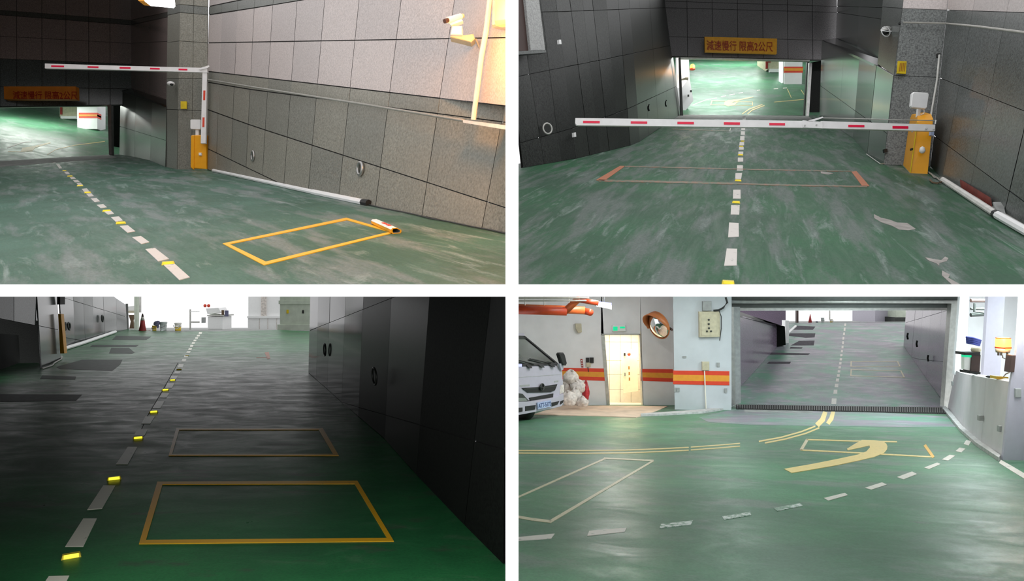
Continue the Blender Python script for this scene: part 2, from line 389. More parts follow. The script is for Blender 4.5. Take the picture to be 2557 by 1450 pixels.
pick = lambda seed, *names: M[names[random.Random(seed).randrange(len(names))]]
# ------------------------------------------------------------------ the white slab and party wall between the four bays
HW = 15.2/F*4.5
g = G().box((0, 4.62, CAM.z), (4.6, 0, 0), (0, .12, 0), (0, 0, HW)); tag(g.build('floor_slab', M['white_frame'], loc=(0, 4.5, CAM.z)), 'white painted edge of the slab between the two storeys', None, None, 'structure')
g = G().prism([(-HW*1.07, 4.502, -.4), (HW*1.07, 4.502, -.4), (HW*1.07, 4.502, 5.2), (-HW*1.07, 4.502, 5.2)], (0, 1.9, 0))
g.prism([(-HW, 6.4, CAM.z-2.4), (HW, 6.4, CAM.z-2.4), (HW, 6.4, CAM.z+.3), (-HW, 6.4, CAM.z+.3)], (0, 6.5, 0))
g.prism([(-HW, 6.4, CAM.z+.3), (HW, 6.4, CAM.z+.3), (HW, 6.4, CAM.z+4.6), (-HW, 6.4, CAM.z+4.6)], (0, 4.2, 0))
tag(g.build('wall_middle', M['white_frame'], loc=(0, 4.5, 0)), 'white painted party wall between the side by side bays', None, None, 'structure')

# =================================================================== bay 1: street ramp with the folding barrier raised beside the bright wall
f1 = Floor(1900, 317, -.0155)
g = G().prism([f1(*p) for p in [(-60, 712), (1266, 711), (1266, 576), (915, 500), (600, 424), (520, 405), (440, 396), (300, 376), (275, 383), (-60, 403)]], V((0, 0, -.02)))
fl1 = tag(g.build('floor', M['floor_teal'], loc=CAM), 'worn green painted ramp floor beside the bright granite wall', None, None, 'structure')
def lcol(p, q, base, head_v, fl):
    """joint line through two pixels, down to the foot line"""
    sl = (q[0]-p[0])/(q[1]-p[1]); v = q[1]
    for _ in range(8): v = base(p[0]+sl*(v-p[1]))
    u = p[0]+sl*(v-p[1]); return (u, v, p[0]+sl*(head_v-p[1]), head_v, fl.depth(u, v))
base1 = plf([(517, 424), (535, 428), (904, 508), (1261, 582)])
r2 = plf([(517, 178), (630, 191), (1261, 264)]); r3 = plf([(517, 273), (630, 314), (1261, 518)]); r4 = plf([(520, 372), (630, 425), (697, 457)])
r1 = plf([(517, 107), (1261, 94)]); r0 = plf([(518, 37.5), (640, 19), (743, 1.9)]); rb = plf([(517, 17), (576, 5), (700, -20)])
low, up = [], []
for u in [517, 548, 586, 626, 670, 727.6, 792.7, 874, 973, 1098, 1260]:
    v = r2(u); q = (u+(380-u)*.05, v+(5000-v)*.05)
    c = lcol((u, v), q, base1, -30, f1)
    low.append((c[0], c[1], u, v, c[4])); up.append((u, v, c[2], -30, c[4]))
d_end = f1.depth(1264, 583)
low.append((1264, 583, 1264, 264.5, d_end)); up[-1] = (1264, 264.5, 1266, -30, d_end)
mid = lambda k, i: M['granite_mid_b'] if (i in (4, 5, 9, 10) and k == 1) or (i*7+k*3) % 4 == 0 else M['granite_mid']
facet_wall('wall_right', 'grey green speckled lower courses of the long ramp wall', low, [plf([(517, 205), (630, 224), (1261, 305)]), r3, r4], mid, M['joint_dark'], gap=1.3, th=.014, slab=.012)
facet_wall('wall_right', 'pale pinkish granite upper courses of the long ramp wall', up, [rb, r0, r1], lambda k, i: M['granite_band'] if k == 1 else pick(i*9+k, 'granite_pale', 'granite_pale_b'), M['joint_dark'], gap=1.3, th=.014, slab=.012)
# far header, recess, pier
hb = plf([(0, 266), (268, 262)])
dA = lambda u: 24+u/328*1.6
cols = [(u, hb(u), u-1, -30, dA(u)) for u in (-60, 0, 42, 105, 165, 222, 275, 330)]
bt, bb, j1, j2 = plf([(0, 25), (325, 50)]), plf([(0, 37), (325, 62)]), plf([(0, 90), (325, 108)]), plf([(0, 146), (325, 160)])
j3 = plf([(0, 216), (325, 222)])
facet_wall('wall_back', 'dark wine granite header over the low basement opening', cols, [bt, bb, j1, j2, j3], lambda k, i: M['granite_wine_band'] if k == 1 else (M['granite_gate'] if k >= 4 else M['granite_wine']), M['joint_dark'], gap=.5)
B = [(328, 240, 326, -30, 25.6), (372, 262, 372, -30, 22.6), (421, 280, 421, -30, 18.9)]
facet_wall('wall_side', 'shadowed granite recess wall above the sloping coping', B, [plf([(328, 50), (420, 30)]), plf([(328, 62), (420, 42)]), plf([(328, 108), (420, 103)])], lambda k, i: M['granite_wine_band'] if k == 1 else M['granite_wine'], M['joint_dark'], gap=.5)
Cc = [(u, v, uh, vh, f1.depth(u, v)) for (u, v, uh, vh) in ((298, 386, 301, 224), (335, 392, 339, 237), (375, 401, 380, 250), (413, 417, 416, 263))]
facet_wall('wall_side', 'polished dark dado wall leading down to the opening', Cc, [plf([(298, 315), (413, 350)])], lambda k, i: M['granite_dado'], M['joint_dark'], gap=.5)
g = G().prism([D(301, 224, 25.8), D(416, 263, 17.9), D(421, 250, 18.8), D(328, 221, 25.5)], (0, 0, -.05)); tag(g.build('trim_1', M['granite_gloom']), 'dark sloping coping on the dado wall', None, None, 'structure')
dp = f1.depth(442, 423)
facet_wall('column', 'granite pier behind the orange barrier cabinet', [(413, 417, 419, -30, 17.95), (442, 423, 450.5, -30, dp), (478, 425, 484, -30, dp-.05), (517, 425, 518.5, -30, dp-.1)],
           [plf([(418, 18), (450, 11), (516, 17)]), plf([(418, 38), (450, 31), (516, 37)]), plf([(418, 106), (450, 102), (517, 107)]), plf([(418, 196), (517, 196)]), plf([(418, 273), (517, 277)])],
           lambda k, i: M['granite_band'] if k == 1 else (M['granite_mid'] if k < 4 else M['granite_mid_b']), M['joint_dark'], gap=.5)
# opening: steel frame, door recess, basement beyond
t = thing('door_frame', 'steel frame of the low opening under the blurred orange sign', 'door frame', D(272, 385, 25.2))
pbox('jamb', [(268, 262), (277, 262), (279, 386), (272, 386)], 25.3, .15, M['steel'], t); pbox('head_rail', [(-60, 265), (270, 261.5), (270, 264), (-60, 268)], 25.3, .12, M['pale_steel'], t)
tag(pbox('wall_back', [(277, 262), (303, 230), (303, 388), (279, 387)], 27.5, .2, M['granite_gloom']), 'near black slab painted as side recess shade beside the steel jamb', None, None, 'structure')  # near-black colour carries the recess shade on a flat slab
p_a, p_b, p_c = D(0, 401, 22.9), D(275, 385, 26.2), D(130, 262, 33.5)
b1 = Plane(p_a, p_b, p_c)
class PF:                                    # treat a plane as a floor
    def __init__(s, pl): s.pl = pl; s.n = pl.n if pl.n.z > 0 else -pl.n
    def __call__(s, u, v): return s.pl(u, v)
    def depth(s, u, v): return s.pl(u, v).y
fb1 = PF(b1)
g = G().prism([fb1(*p) for p in [(-60, 404), (275, 385.5), (330, 382), (330, 240), (-60, 240)]], (0, 0, -.1)); fl1b = tag(g.build('floor', M['floor_park'], loc=p_a), 'green basement floor seen under the blurred orange sign', None, None, 'structure')
decal('threshold', [(-60, 406), (275, 386.5), (292, 394), (-60, 421)], f1, M['concrete'], fl1)
line_decal('painted_line', [(18, 369), (55, 356), (78, 353)], 2.4, fb1, M['paint_white'], fl1b)
decal('painted_arrow', [(52, 378), (56, 369), (78, 366), (126, 355), (126, 357.5), (88, 369), (80, 378)], fb1, M['paint_cream'], fl1b)
line_decal('painted_line', [(20, 378), (52, 379), (80, 376)], 1.6, fb1, M['paint_cream'], fl1b)
line_decal('painted_line', [(118, 386), (140, 373), (185, 363), (262, 353)], 1.6, fb1, M['paint_cream'], fl1b)
t = thing('pillar', 'white basement pillar with orange bands under the blurred sign', 'pillar', fb1(215, 322))
dpp = fb1.depth(215, 322)
pbox('shaft', rect(197, 240, 243, 322), dpp, .6, M['white_paint'], t); pbox('side_face', [(192, 240), (197, 240), (197, 322), (193, 318)], dpp+.02, .5, M['white_paint'], t)
pbox('stripe', rect(197, 281.5, 243.2, 295), dpp, .3, M['stripe_red'], t, front=.01); pbox('stripe', rect(197, 286, 243.2, 290.5), dpp, .3, M['stripe_gold'], t, front=.02)
t = thing('van', 'pale van tail beside the banded basement pillar', 'van', fb1(170, 298)); dv = fb1.depth(170, 298)
pbox('body', rect(148, 240, 192, 291), dv, 1.5, M['beige_metal'], t, .03); pbox('bumper', rect(152, 290, 192, 297), dv, .3, M['white_paint'], t, .02, front=.05)
pbox('tail_light', rect(151, 266, 156, 286), dv, .1, M['sign_red'], t, front=.03); pbox('wheel', rect(153, 292, 160, 299), dv+.1, .3, M['black_rubber'], t)
# lane dashes
for q in [[(408, 662), (437, 660), (474, 693), (448, 700)], [(363, 623), (387, 620), (422, 647), (395, 653)], [(330, 593), (352, 590), (373, 605), (353, 610)], [(299, 565), (319, 563), (338, 578), (318, 581.5)],
          [(277, 543), (297, 541), (307, 551), (289, 554)], [(260, 529), (277, 526), (285, 534), (270, 536.5)], [(241, 512), (258, 510), (267, 518), (251.5, 520)], [(226.5, 496), (241.5, 495), (250, 503), (236.5, 505)],
          [(215, 484), (228, 483), (234.5, 489.5), (221.5, 491)], [(204, 472), (217, 470.6), (224.5, 480), (211.5, 481.4)], [(191, 457.6), (201.5, 456.4), (208, 463), (196.5, 464.4)], [(181.5, 450), (194, 449.4), (199.5, 454.6), (187, 455.6)],
          [(174, 442.6), (185, 442), (190, 446.4), (178, 447.6)], [(160, 429), (170, 429), (175, 435), (165, 435)], [(120, 396), (129, 396), (140, 407.6), (133, 407.6)], [(140, 410), (148, 410), (155, 420), (148, 421)]]:
    decal('lane_dash', q, f1, M['paint_white'], fl1)
ords = ['first', 'second', 'third', 'fourth', 'fifth', 'sixth', 'seventh', 'eighth']
for k, (u, v, w_) in enumerate([(420, 659, 30), (302, 558, 23), (266.5, 527.5, 19), (219, 481.5, 15), (200, 464.5, 14), (175, 440.5, 12), (161, 426.5, 9)]):
    stud(f1, u, v, w_, '%s yellow road stud counted up from the slab edge, lane of the bright wall ramp' % ords[k], 'road studs beside the bright wall')
frame_decal('painted_rectangle', [(556, 609), (865, 544.5), (990, 580), (659, 663)], [(573, 610.5), (866, 550), (972, 580), (664, 654.5)], f1, M['paint_yellow'], fl1)
# broken barrier stub on the floor
nn = f1.n
a, b = f1(939, 560), f1(990, 583); ax = (b-a); L = ax.length; ax.normalize(); sd = ax.cross(nn).normalized(); sc = f1.depth(960, 570)/F
hw, hh = 12.5*sc, 14*sc
t = thing('barrier_stub', 'broken yellow and white barrier end lying on the painted rectangle corner', 'barrier', a)
prof = [(-1, .2), (-1, .55), (-.15, 1), (.75, 1), (1, .75), (1, .25), (.75, 0), (-.75, 0)]
def ringp(o, k=1.0): return [o+sd*(x*hw*k)+nn*((y-.5)*k+.5)*hh for x, y in prof]
r_a, r_b, r_c = ringp(a), ringp(b), ringp(b, .72); r_d = [p-ax*L*.5 for p in r_c]
g = G()
o = r_a+r_b+r_c+r_d; n8 = 8
fs = [list(range(8))]+[[i, (i+1) % 8, 8+(i+1) % 8, 8+i] for i in range(8)]+[[8+i, 8+(i+1) % 8, 16+(i+1) % 8, 16+i] for i in range(8)]+[[16+i, 16+(i+1) % 8, 24+(i+1) % 8, 24+i] for i in range(8)]+[[24+i for i in range(8)]]
g.add(o, fs); g.m = [1 if f_ in (3, 4) else (2 if f_ > 16 else 0) for f_ in range(len(fs))]
g.build('tube', [M['housing_orange'], M['white_plastic'], M['grey_plastic']], t)
for k in (.52, .72):
    c = a+ax*L*k+nn*(hh+.001)+sd*hw*.3; G().box(c, sd*hw*.3, ax*L*.07, nn*.004).build('reflector', M['stripe_red'], t)
# conduits on the floor and on the wall
def on1(u, v, off=0.0):
    d = (D(u, v, 1)-CAM); pl = PL1; return pl(u, v, off)
PL1 = Plane(f1(517, 424), f1(1261, 582), D(640, -30, f1.depth(640, 450)))
t = thing('floor_conduit', 'white cable conduit along the foot of the bright granite wall', 'conduit', f1(720, 470))
a, b, c_ = f1(533, 429)+nn*.03, f1(780, 484)+nn*.03, f1(906, 510.5)+nn*.03
G().tube([a, b], .035).build('pipe', M['white_plastic'], t); G().tube([b+(c_-b)*.01, c_], .04).build('pipe', M['white_plastic'], t)
G().tube([c_, f1(921, 513)+nn*.03], .045).build('end_cap', M['black_rubber'], t)
pts = [f1(u, base1(u)+w_)+nn*.012 for u, w_ in ((921, 1.5), (960, 3), (1005, 2.2), (1040, 2.6), (1075, 4.5), (1120, 3), (1180, 3.5), (1230, 2.5), (1262, 3))]
tag(G().tube(pts, .008, 6).build('power_cable', M['cable_black']), 'thin dark cable trailing from the floor conduit end', 'cable')
def wallpt(u, v, off=.04): return PL1(u, v, off)
tag(G().tube([wallpt(505, 196), wallpt(630, 217), wallpt(900, 259), wallpt(1158, 301)], .015).build('wall_conduit', M['conduit_grey']), 'thin grey conduit running level across the bright granite wall', 'conduit')
g = G().prism([wallpt(u, v, .09) for u, v in ((1156, 299), (1266, 313), (1266, 324), (1156, 306))], PL1.n*-.09); tag(g.build('cable_trunking', M['conduit_white']), 'square white cable trunking below the amber lamp', 'trunking')
tag(G().tube([wallpt(1182, 299, .06), wallpt(1202, 140, .06), wallpt(1214, 76, .06), wallpt(1224, -6, .06)], .026).build('wall_conduit', M['conduit_white']), 'upright white conduit dropping from the amber lamp', 'conduit')
# amber wall lamp
t = thing('wall_lamp', 'glowing amber wall lamp on the bright granite wall', 'lamp', wallpt(1245, 30, .1))
g = G().prism([wallpt(u, v, .25) for u, v in ((1234, -20), (1264, -20), (1264, 56), (1231, 62))], PL1.n*-.1, .03); g.build('diffuser', M['lamp_warm'], t)
g = G().prism([wallpt(u, v, .14) for u, v in ((1228, -20), (1265, -20), (1265, 64), (1226, 68))], PL1.n*-.13, .02); g.build('back_plate', M['pale_steel'], t)
point(wallpt(1236, 22, .4), 180, (1, .42, .08), .22)
# bullet camera on its bracket
dc = PL1(1140, 60).y-.35
t = thing('security_camera', 'white bullet camera on a block bracket under the amber light', 'camera', D(1140, 104, dc))
k_ = dc/F
G().tube([D(1118, 50.5, dc-.05), D(1150, 41, dc+.1)], 7.5*k_, 12).build('barrel', M['white_plastic'], t)
G().tube([D(1110, 53, dc-.08), D(1121, 49.5, dc-.04)], 5.5*k_, 12).build('lens_hood', M['brown_metal'], t)
G().tube([D(1149, 41, dc+.1), D(1157, 39, dc+.12)], 5.5*k_, 10).build('rear_cap', M['beige_metal'], t)
pbox('sun_shield', [(1122, 58), (1152, 47), (1156, 52), (1126, 63)], dc, .08, M['white_plastic'], t, .004)
pbox('mount_block', [(1129, 64), (1154, 64), (1154, 87), (1125, 86)], dc, .14, M['white_plastic'], t, .01)
pbox('bracket_arm', [(1124, 88), (1160, 87), (1182, 84), (1186, 96), (1176, 105), (1146, 97), (1124, 92)], dc+.05, .14, M['beige_metal'], t, .01)
pbox('cable_drop', [(1186, 96), (1190, 96), (1202, 124), (1198, 126)], dc+.15, .03, M['conduit_grey'], t)
# round collars set in the wall
for (u, v, ru, rv, lb) in ((899, 421, 11, 15, 'larger round steel collar set in the wall above the floor conduit'), (631, 389, 5, 11, 'smaller round steel collar set in the wall nearer the barrier')):
    p = wallpt(u, v, .015); g = G().torus(p, PL1.n, rv*p.y/F, .022, 24, 8); tag(g.build('pipe_collar', M['steel'], smooth=True), lb, 'collar', 'round collars in the bright wall')
# folding barrier
dh = f1.depth(496, 425); k_ = dh/F
t = thing('barrier_gate', 'orange barrier cabinet with its white arm folded upright then across', 'barrier gate', f1(496, 425))
pbox('cabinet', [(479, 337), (515, 336), (516, 424), (478, 420)], dh, .35, M['housing_orange'], t, .02)
pbox('side_panel', [(477, 338), (485, 337.5), (484, 424), (476, 418)], dh-.02, .2, M['housing_orange'], t, .01)
pbox('plinth', [(474, 420), (518, 422), (517, 428), (478, 427)], dh, .45, M['plinth_green'], t)
pbox('warning_bulb', rect(498, 382, 505, 389), dh, .05, M['white_plastic'], t, .01, front=.05)
pbox('upright_arm', [(505.5, 178), (517, 177), (513.5, 358), (501, 358)], dh-.15, .07, M['white_metal'], t, .008)
pbox('cross_arm', [(112, 158.5), (300, 164), (517, 169.5), (518, 181), (300, 174.5), (112, 170.5)], dh-.17, .07, M['white_metal'], t)
pbox('elbow_strut', [(496, 171), (521, 163), (523, 166), (518, 170), (500, 174)], dh-.2, .03, M['white_metal'], t)
for (x0, x1, y) in ((128, 160, 165.2), (219, 246, 167.2), (299, 326, 169.3), (375, 399, 171.3), (446, 468, 173.3)): pbox('reflector', [(x0, y-2), (x1, y-1.3), (x1, y+2.6), (x0, y+1.9)], dh-.17, .02, M['red_reflector'], t, front=.006)
for (y0, y1, x) in ((226, 250, 510.5), (293, 317, 508.5)): pbox('reflector', [(x-2.5, y0), (x+2.5, y0), (x+1.8, y1), (x-3, y1)], dh-.15, .02, M['stripe_red'], t, front=.006)
pbox('antenna_post', rect(488, 320, 496, 338), dh+.1, .05, M['white_plastic'], t)
pbox('antenna_panel', [(477, 298), (499, 298), (501, 300), (501, 320), (499, 323), (477, 322), (475, 320), (475, 300)], dh+.05, .05, M['white_plastic'], t, .006)
# pier fittings
t = thing('dome_camera', 'small white dome camera on the granite pier of the bright wall ramp', 'camera', D(427, 216, 16.9))
g = G().ball(D(427, 209, 16.95), V((10*k_, 0, 0)), V((0, 9*k_, 0)), V((0, 0, 6*k_))); g.build('housing', M['white_plastic'], t, True)
g = G().ball(D(428.5, 211, 16.85), V((4.5*k_, 0, 0)), V((0, 4*k_, 0)), V((0, 0, 3*k_))); g.build('lens', M['black_rubber'], t, True)
t = thing('notice', 'small yellow notice on the pier above the orange cabinet', 'notice', D(458, 271, 16.3))
pbox('plate', rect(451, 253, 466, 271.5), dp-.12, .03, M['notice_yellow'], t)
t = thing('sign', 'orange sign with blurred red characters over the low opening', 'sign', D(113, 254, 24))
sb = pbox('board', [(25, 222), (202, 222), (203, 254), (26, 253)], 24.2, .2, M['sign_orange'], t, front=.3)
text_on('lettering', '減速慢行 限高2公尺', px([(32, 227), (194, 228), (195, 249), (33, 248)], 23.88), M['sign_red'], sb, .01, .008)
t = thing('tube_light', 'bright white tube light at the top of the bright wall ramp', 'lamp', D(392, 6, 12))
pbox('diffuser', [(361, -14), (422, -14), (424, 4), (420, 8.5), (361, 3)], 12, .2, M['lamp_white'], t); pbox('end_piece', [(345, -14), (361, -14), (361, 3), (345, 1.5)], 12, .2, M['stripe_gold'], t)
# unseen roof added to shade the inner half, outer side wall
tag(G().prism([(-18, 19, CAM.z+8.3), (-8, 19, CAM.z+8.3), (-10, 27, CAM.z+11.6), (-22, 27, CAM.z+11.6)], (0, 0, .15)).build('ceiling', M['concrete']), 'added unseen canopy shading the inner half of the bright wall ramp', None, None, 'structure')
tag(G().prism([(-7.9, 9.5, 0.5), (-18.5, 25, 3), (-18.5, 25, 13), (-7.9, 9.5, 9)], (-.15, 0, 0)).build('wall_side', M['granite_wine']), 'dark granite flank wall outside the ramp', None, None, 'structure')
tag(G().prism([(-19, 25.6, CAM.z+6.95), (-13.6, 25.6, CAM.z+6.95), (-13.6, 35, CAM.z+9.6), (-26, 35, CAM.z+9.6)], (0, 0, .1)).build('ceiling', M['white_paint']), 'white basement ceiling behind the dark header', None, None, 'structure')

# =================================================================== bay 2: street ramp with the long straight barrier lowered
f2 = Floor(2430, 200)
g = G().prism([f2(*p) for p in [(1288, 711), (2700, 711), (2700, 590), (2557, 540), (2342, 405), (2206, 375), (2110, 300), (2060, 284), (1660, 284), (1588, 335), (1440, 380), (1288, 410)]], (0, 0, -.02))
fl2 = tag(g.build('floor', M['floor_ramp'], loc=CAM), 'streaked green ramp floor under the lowered barrier arm', None, None, 'structure')
base2 = plf([(1200, 437), (1295, 421), (1440, 396), (1588, 360), (1645, 322), (1700, 286)])
lines = [((1277, 150), (1305, 415)), ((1316, 140), (1357, 397)), ((1372, 175), (1390, 320)), ((1403, 113), (1430, 320)), ((1441, 140), (1465, 328)), ((1473, 160), (1495, 350)), ((1499, 175), (1520, 360)), ((1530, 193), (1545, 371)), ((1560, 195), (1573, 350)), ((1586, 195), (1596, 330)), ((1611, 195), (1620, 320)), ((1636, 195), (1644, 310)), ((1660, 195), (1670, 295)), ((1688, 195), (1700, 286))]
cols = [lcol(p, q, base2, -30, f2) for p, q in lines]
rows = [plf([(1300, 31), (1400, 29), (1640, 20)]), plf([(1297, 190), (1372, 175), (1505, 149), (1690, 110)]), plf([(1297, 357), (1440, 317), (1560, 275), (1690, 215)])]
facet_wall('wall_left', 'black granite flank wall with hairline joints', cols, rows, lambda k, i: pick(i*5+k, 'granite_black', 'granite_black_b'), M['joint_dark'], gap=.6)
PL2L = Plane(f2(1320, 417), f2(1440, 396), D(1400, 0, f2.depth(1420, 399)))
t = tag(G().prism([PL2L(u, v, .1) for u, v in ((1310, -30), (1343, -30), (1362, 126), (1326, 127))], PL2L.n*-.1, .01).build('window_1', M['granite_sill'], loc=PL2L(1330, 126)), 'pale granite window reveal in the black wall', None, None, 'structure')
G().prism([PL2L(u, v, .05) for u, v in ((1286, -30), (1311, -30), (1327, 127), (1290, 127))], PL2L.n*-.04).build('pane', M['brown_metal'], t)
G().prism([PL2L(u, v, .14) for u, v in ((1286, 128), (1363, 125), (1364, 131), (1286, 137))], PL2L.n*-.12).build('sill', M['granite_gate'], t)
for (q, lb) in (([(1396, 99), (1401, 99), (1402.5, 110), (1397, 110)], 'small white tag beside the window reveal'), ([(1433, 331), (1438, 330), (1439, 341), (1434, 342)], 'small white tag low on the black wall under the arm tip')):
    tag(G().prism([PL2L(u, v, .08) for u, v in q], PL2L.n*-.04).build('wall_tag', M['white_plastic']), lb, 'tag')
p = PL2L(1367, 321, .03); tag(G().torus(p, PL2L.n+V((0, -.8, 0)), 13*p.y/F, .016).build('pipe_collar', M['pale_steel'], smooth=True), 'round steel collar low on the black granite wall', 'collar')
for (u, v, lb) in ((1621, 269, 'thin steel loop on the black wall beside the barrier arm'), (1664, 258, 'thin steel loop on the black wall close to the opening')):
    d = 15.5 if u < 1640 else 21; g = G().tube([D(u+x, v+y, d) for x, y in ((0, -8), (-2, -4), (-2.5, 0), (-2, 4), (0, 8))], .02, 6); tag(g.build('wall_loop', M['granite_gloom'], smooth=True), lb, 'loop', 'steel loops on the black wall')
# header
hb2 = plf([(1660, 140), (2050, 149)])
cols = [(u, hb2(u), u-2, -30, 27.5) for u in (1660, 1717, 1780, 1843, 1906, 1968, 2030, 2092)]
facet_wall('wall_back', 'polished grey header above the bright basement opening', cols, [plf([(1653, 2.5), (2091, 16)]), plf([(1653, 19), (2091, 31)]), plf([(1660, 91.4), (2055, 100)])], lambda k, i: M['granite_header'], M['joint_dark'], gap=.55)
Bc = [(2086, 120, 2092, -30, 27.2), (2140, 150, 2146, -30, 19), (2196, 180, 2207, -30, 13.5)]
facet_wall('wall_side', 'dark recess wall above the sloping coping near the dome camera', Bc, [plf([(2090, 16), (2205, 19)]), plf([(2090, 31), (2256, 56)])], lambda k, i: M['granite_gate'], M['joint_dark'], gap=.5)
Cc = [(u, v, uh, vh, f2.depth(u, v)) for (u, v, uh, vh) in ((2046, 294, 2052, 100), (2095, 323, 2106, 127), (2130, 345, 2146, 145), (2165, 386, 2188, 163), (2206, 411, 2230, 188))]
facet_wall('wall_side', 'polished grey dado wall reflecting the basement', Cc, [plf([(2050, 215), (2210, 330)])], lambda k, i: M['granite_gate'], M['joint_dark'], gap=.5)
tag(G().prism([D(2052, 100, 26.4), D(2190, 163, 13.1), D(2196, 147, 13.5), D(2086, 95, 27.1)], (0, 0, -.05)).build('trim_2', M['granite_gloom']), 'black sloping coping beside the header', None, None, 'structure')
facet_wall('column', 'speckled granite pier behind the tall orange cabinet', [(2191, 160, 2207, -30, 13.2), (2231, 188, 2259, -30, 11.6), (2231.5, 188.5, 2259.5, -30, 11.55)], [plf([(2200, 17), (2256, 21)])], lambda k, i: M['granite_speck_b'], M['joint_dark'], gap=.5)
facet_wall('column', 'broad speckled granite pier face with the yellow notice', [(2206, 411, 2259, -30, 11.5), (2323, 416, 2371, -30, 11.2)], [plf([(2256, 21), (2369, 25)]), plf([(2230, 188), (2340, 193)])], lambda k, i: M['granite_pale_b'] if k == 0 else pick(k, 'granite_speck', 'granite_speck_b'), M['joint_dark'], gap=.6)
base2r = plf([(2323, 416), (2345, 440), (2557, 568)])
cols = [(2323, 416, 2371, -30, 11.2)]+[lcol(p, q, base2r, -30, f2) for p, q in (((2432.6, 7.5), (2387.6, 253)), ((2520, 0), (2445, 360)), ((2556.6, 323), (2510, 520)))]
cols.append((2640, base2r(2640), 2790, -30, f2.depth(2640, base2r(2640))))
facet_wall('wall_right', 'speckled grey granite wall beside the tall orange cabinet', cols, [plf([(2365, 25), (2557, 31.3)]), plf([(2342.6, 192.7), (2557, 276.6)]), plf([(2437.7, 416), (2557, 504)])],
           lambda k, i: pick(i, 'granite_pale_b', 'granite_pale') if k == 0 else pick(i*3+k, 'granite_speck', 'granite_speck_b'), M['joint_dark'], gap=.6)
# opening and basement
t = thing('door_frame', 'steel frame around the bright basement opening', 'door frame', D(2015, 288, 27.6))
pbox('head_rail', [(1696, 142.5), (2022, 149.5), (2022, 152.5), (1696, 145.5)], 27.4, .15, M['pale_steel'], t); pbox('jamb', [(1696, 143), (1699.5, 143), (1706, 288), (1700, 288)], 27.4, .12, M['dark_steel'], t)
pbox('jamb', [(2016, 150), (2021, 150), (2014, 290), (2008, 290)], 27.5, .12, M['dark_steel'], t); pbox('guide_rail', [(2021, 156), (2028, 158), (2020, 292), (2013, 291)], 27.3, .1, M['steel'], t)
tag(pbox('wall_back', [(2026, 156), (2056, 150), (2048, 298), (2018, 293)], 28.2, .2, M['granite_gloom']), 'near black slab standing in for recess shade by the steel guide rail', None, None, 'structure')  # flat slab coloured almost black for the shade of the doorway
fb2 = PF(Plane(D(1700, 286.5, 28), D(2015, 288, 27.8), D(1850, 150, 37.5)))
g = G().prism([fb2(*p) for p in [(1660, 286), (2080, 288.5), (2150, 120), (1620, 120)]], (0, 0, -.1)); fl2b = tag(g.build('floor', M['floor_park'], loc=D(1850, 286, 28)), 'shiny green basement floor beyond the lowered barrier', None, None, 'structure')
decal('threshold', [(1700, 286.5), (2018, 290), (2030, 299), (1680, 297)], f2, M['concrete'], fl2)
tag(pbox('wall_side', [(1690, 219), (1703, 219), (1722, 194), (1731, 250), (1731, 252), (1704, 286), (1690, 290)], 28.6, .3, M['white_paint']), 'white booth dado inside the basement opening', None, None, 'structure')
tag(pbox('wall_side', [(1690, 120), (1719, 120), (1722, 196), (1703, 221), (1690, 221)], 29.6, .2, M['white_paint']), 'bright white booth wall inside the basement opening', None, None, 'structure')
tag(pbox('wall_tag', rect(1717, 236, 1721, 241), 28.5, .03, M['black_rubber']), 'dark square outlet low on the white booth dado', 'outlet', 'outlets on the booth dado'); tag(pbox('wall_tag', rect(1723.5, 225, 1727.5, 230), 28.5, .03, M['black_rubber']), 'dark square outlet higher on the white booth dado', 'outlet', 'outlets on the booth dado')
tag(G().tube([D(1702, 199, 28.5), D(1712, 196, 28.4), D(1718, 196.5, 28.4)], [.03, .05, .07], 8).build('desk_mic', M['beige_metal']), 'small tan fitting on the booth ledge in the basement', 'fitting')
t = thing('beacon', 'orange beacon glowing inside the basement opening', 'beacon', D(1729, 171, 29)); kk = 29/F
G().lathe([(0, 11*kk), (4*kk, 10*kk), (6*kk, 6*kk), (6*kk, 0)], D(1729, 171, 29)).build('dome', M['lamp_amber'], t, True); G().lathe([(6.5*kk, 0), (6.5*kk, -3*kk)], D(1729, 171, 29)).build('base', M['stripe_red'], t)
point(D(1731, 168, 28.6), 10, (1, .4, .08), .1)
line_decal('painted_line', [(1730, 262), (1762, 250), (1790, 245)], 1.8, fb2, M['paint_white'], fl2b)
for q in ([(1800, 242), (1813, 239.5)], [(1821, 237.5), (1835, 235)], [(1844, 233), (1855, 231.2)], [(1890, 226), (1898, 225)], [(1932, 222), (1943, 221.2)], [(1955, 220.5), (1965, 219.5)]): line_decal('lane_dash', q, 1.8, fb2, M['paint_white'], fl2b)
frame_decal('painted_rectangle', [(1773, 262), (1777, 251), (1880, 254), (1880, 264)], [(1776, 261), (1779, 252.5), (1878, 255), (1878, 263)], fb2, M['paint_cream'], fl2b)
decal('painted_arrow', [(1808, 262), (1809, 255), (1818, 250), (1842, 248), (1881, 241.5), (1882, 243), (1850, 250), (1832, 254), (1826, 258), (1838, 255), (1844, 255), (1832, 263), (1818, 265)], fb2, M['paint_cream'], fl2b)
line_decal('painted_line', [(1853, 285), (1870, 273), (1904, 261)], 2.4, fb2, M['paint_cream'], fl2b); line_decal('painted_line', [(1866, 285), (1878, 275), (1909, 263.5)], 2.4, fb2, M['paint_cream'], fl2b)
line_decal('painted_line', [(1933, 255), (2010, 248)], 1.3, fb2, M['paint_cream'], fl2b); line_decal('painted_line', [(1966, 222), (1976, 244)], 1.3, fb2, M['paint_cream'], fl2b); line_decal('painted_line', [(2000, 224), (2010, 239)], 1.3, fb2, M['paint_cream'], fl2b)
t = thing('pillar', 'white pillar with orange bands inside the bright opening', 'pillar', fb2(1980, 210)); dpp = fb2.depth(1980, 210)
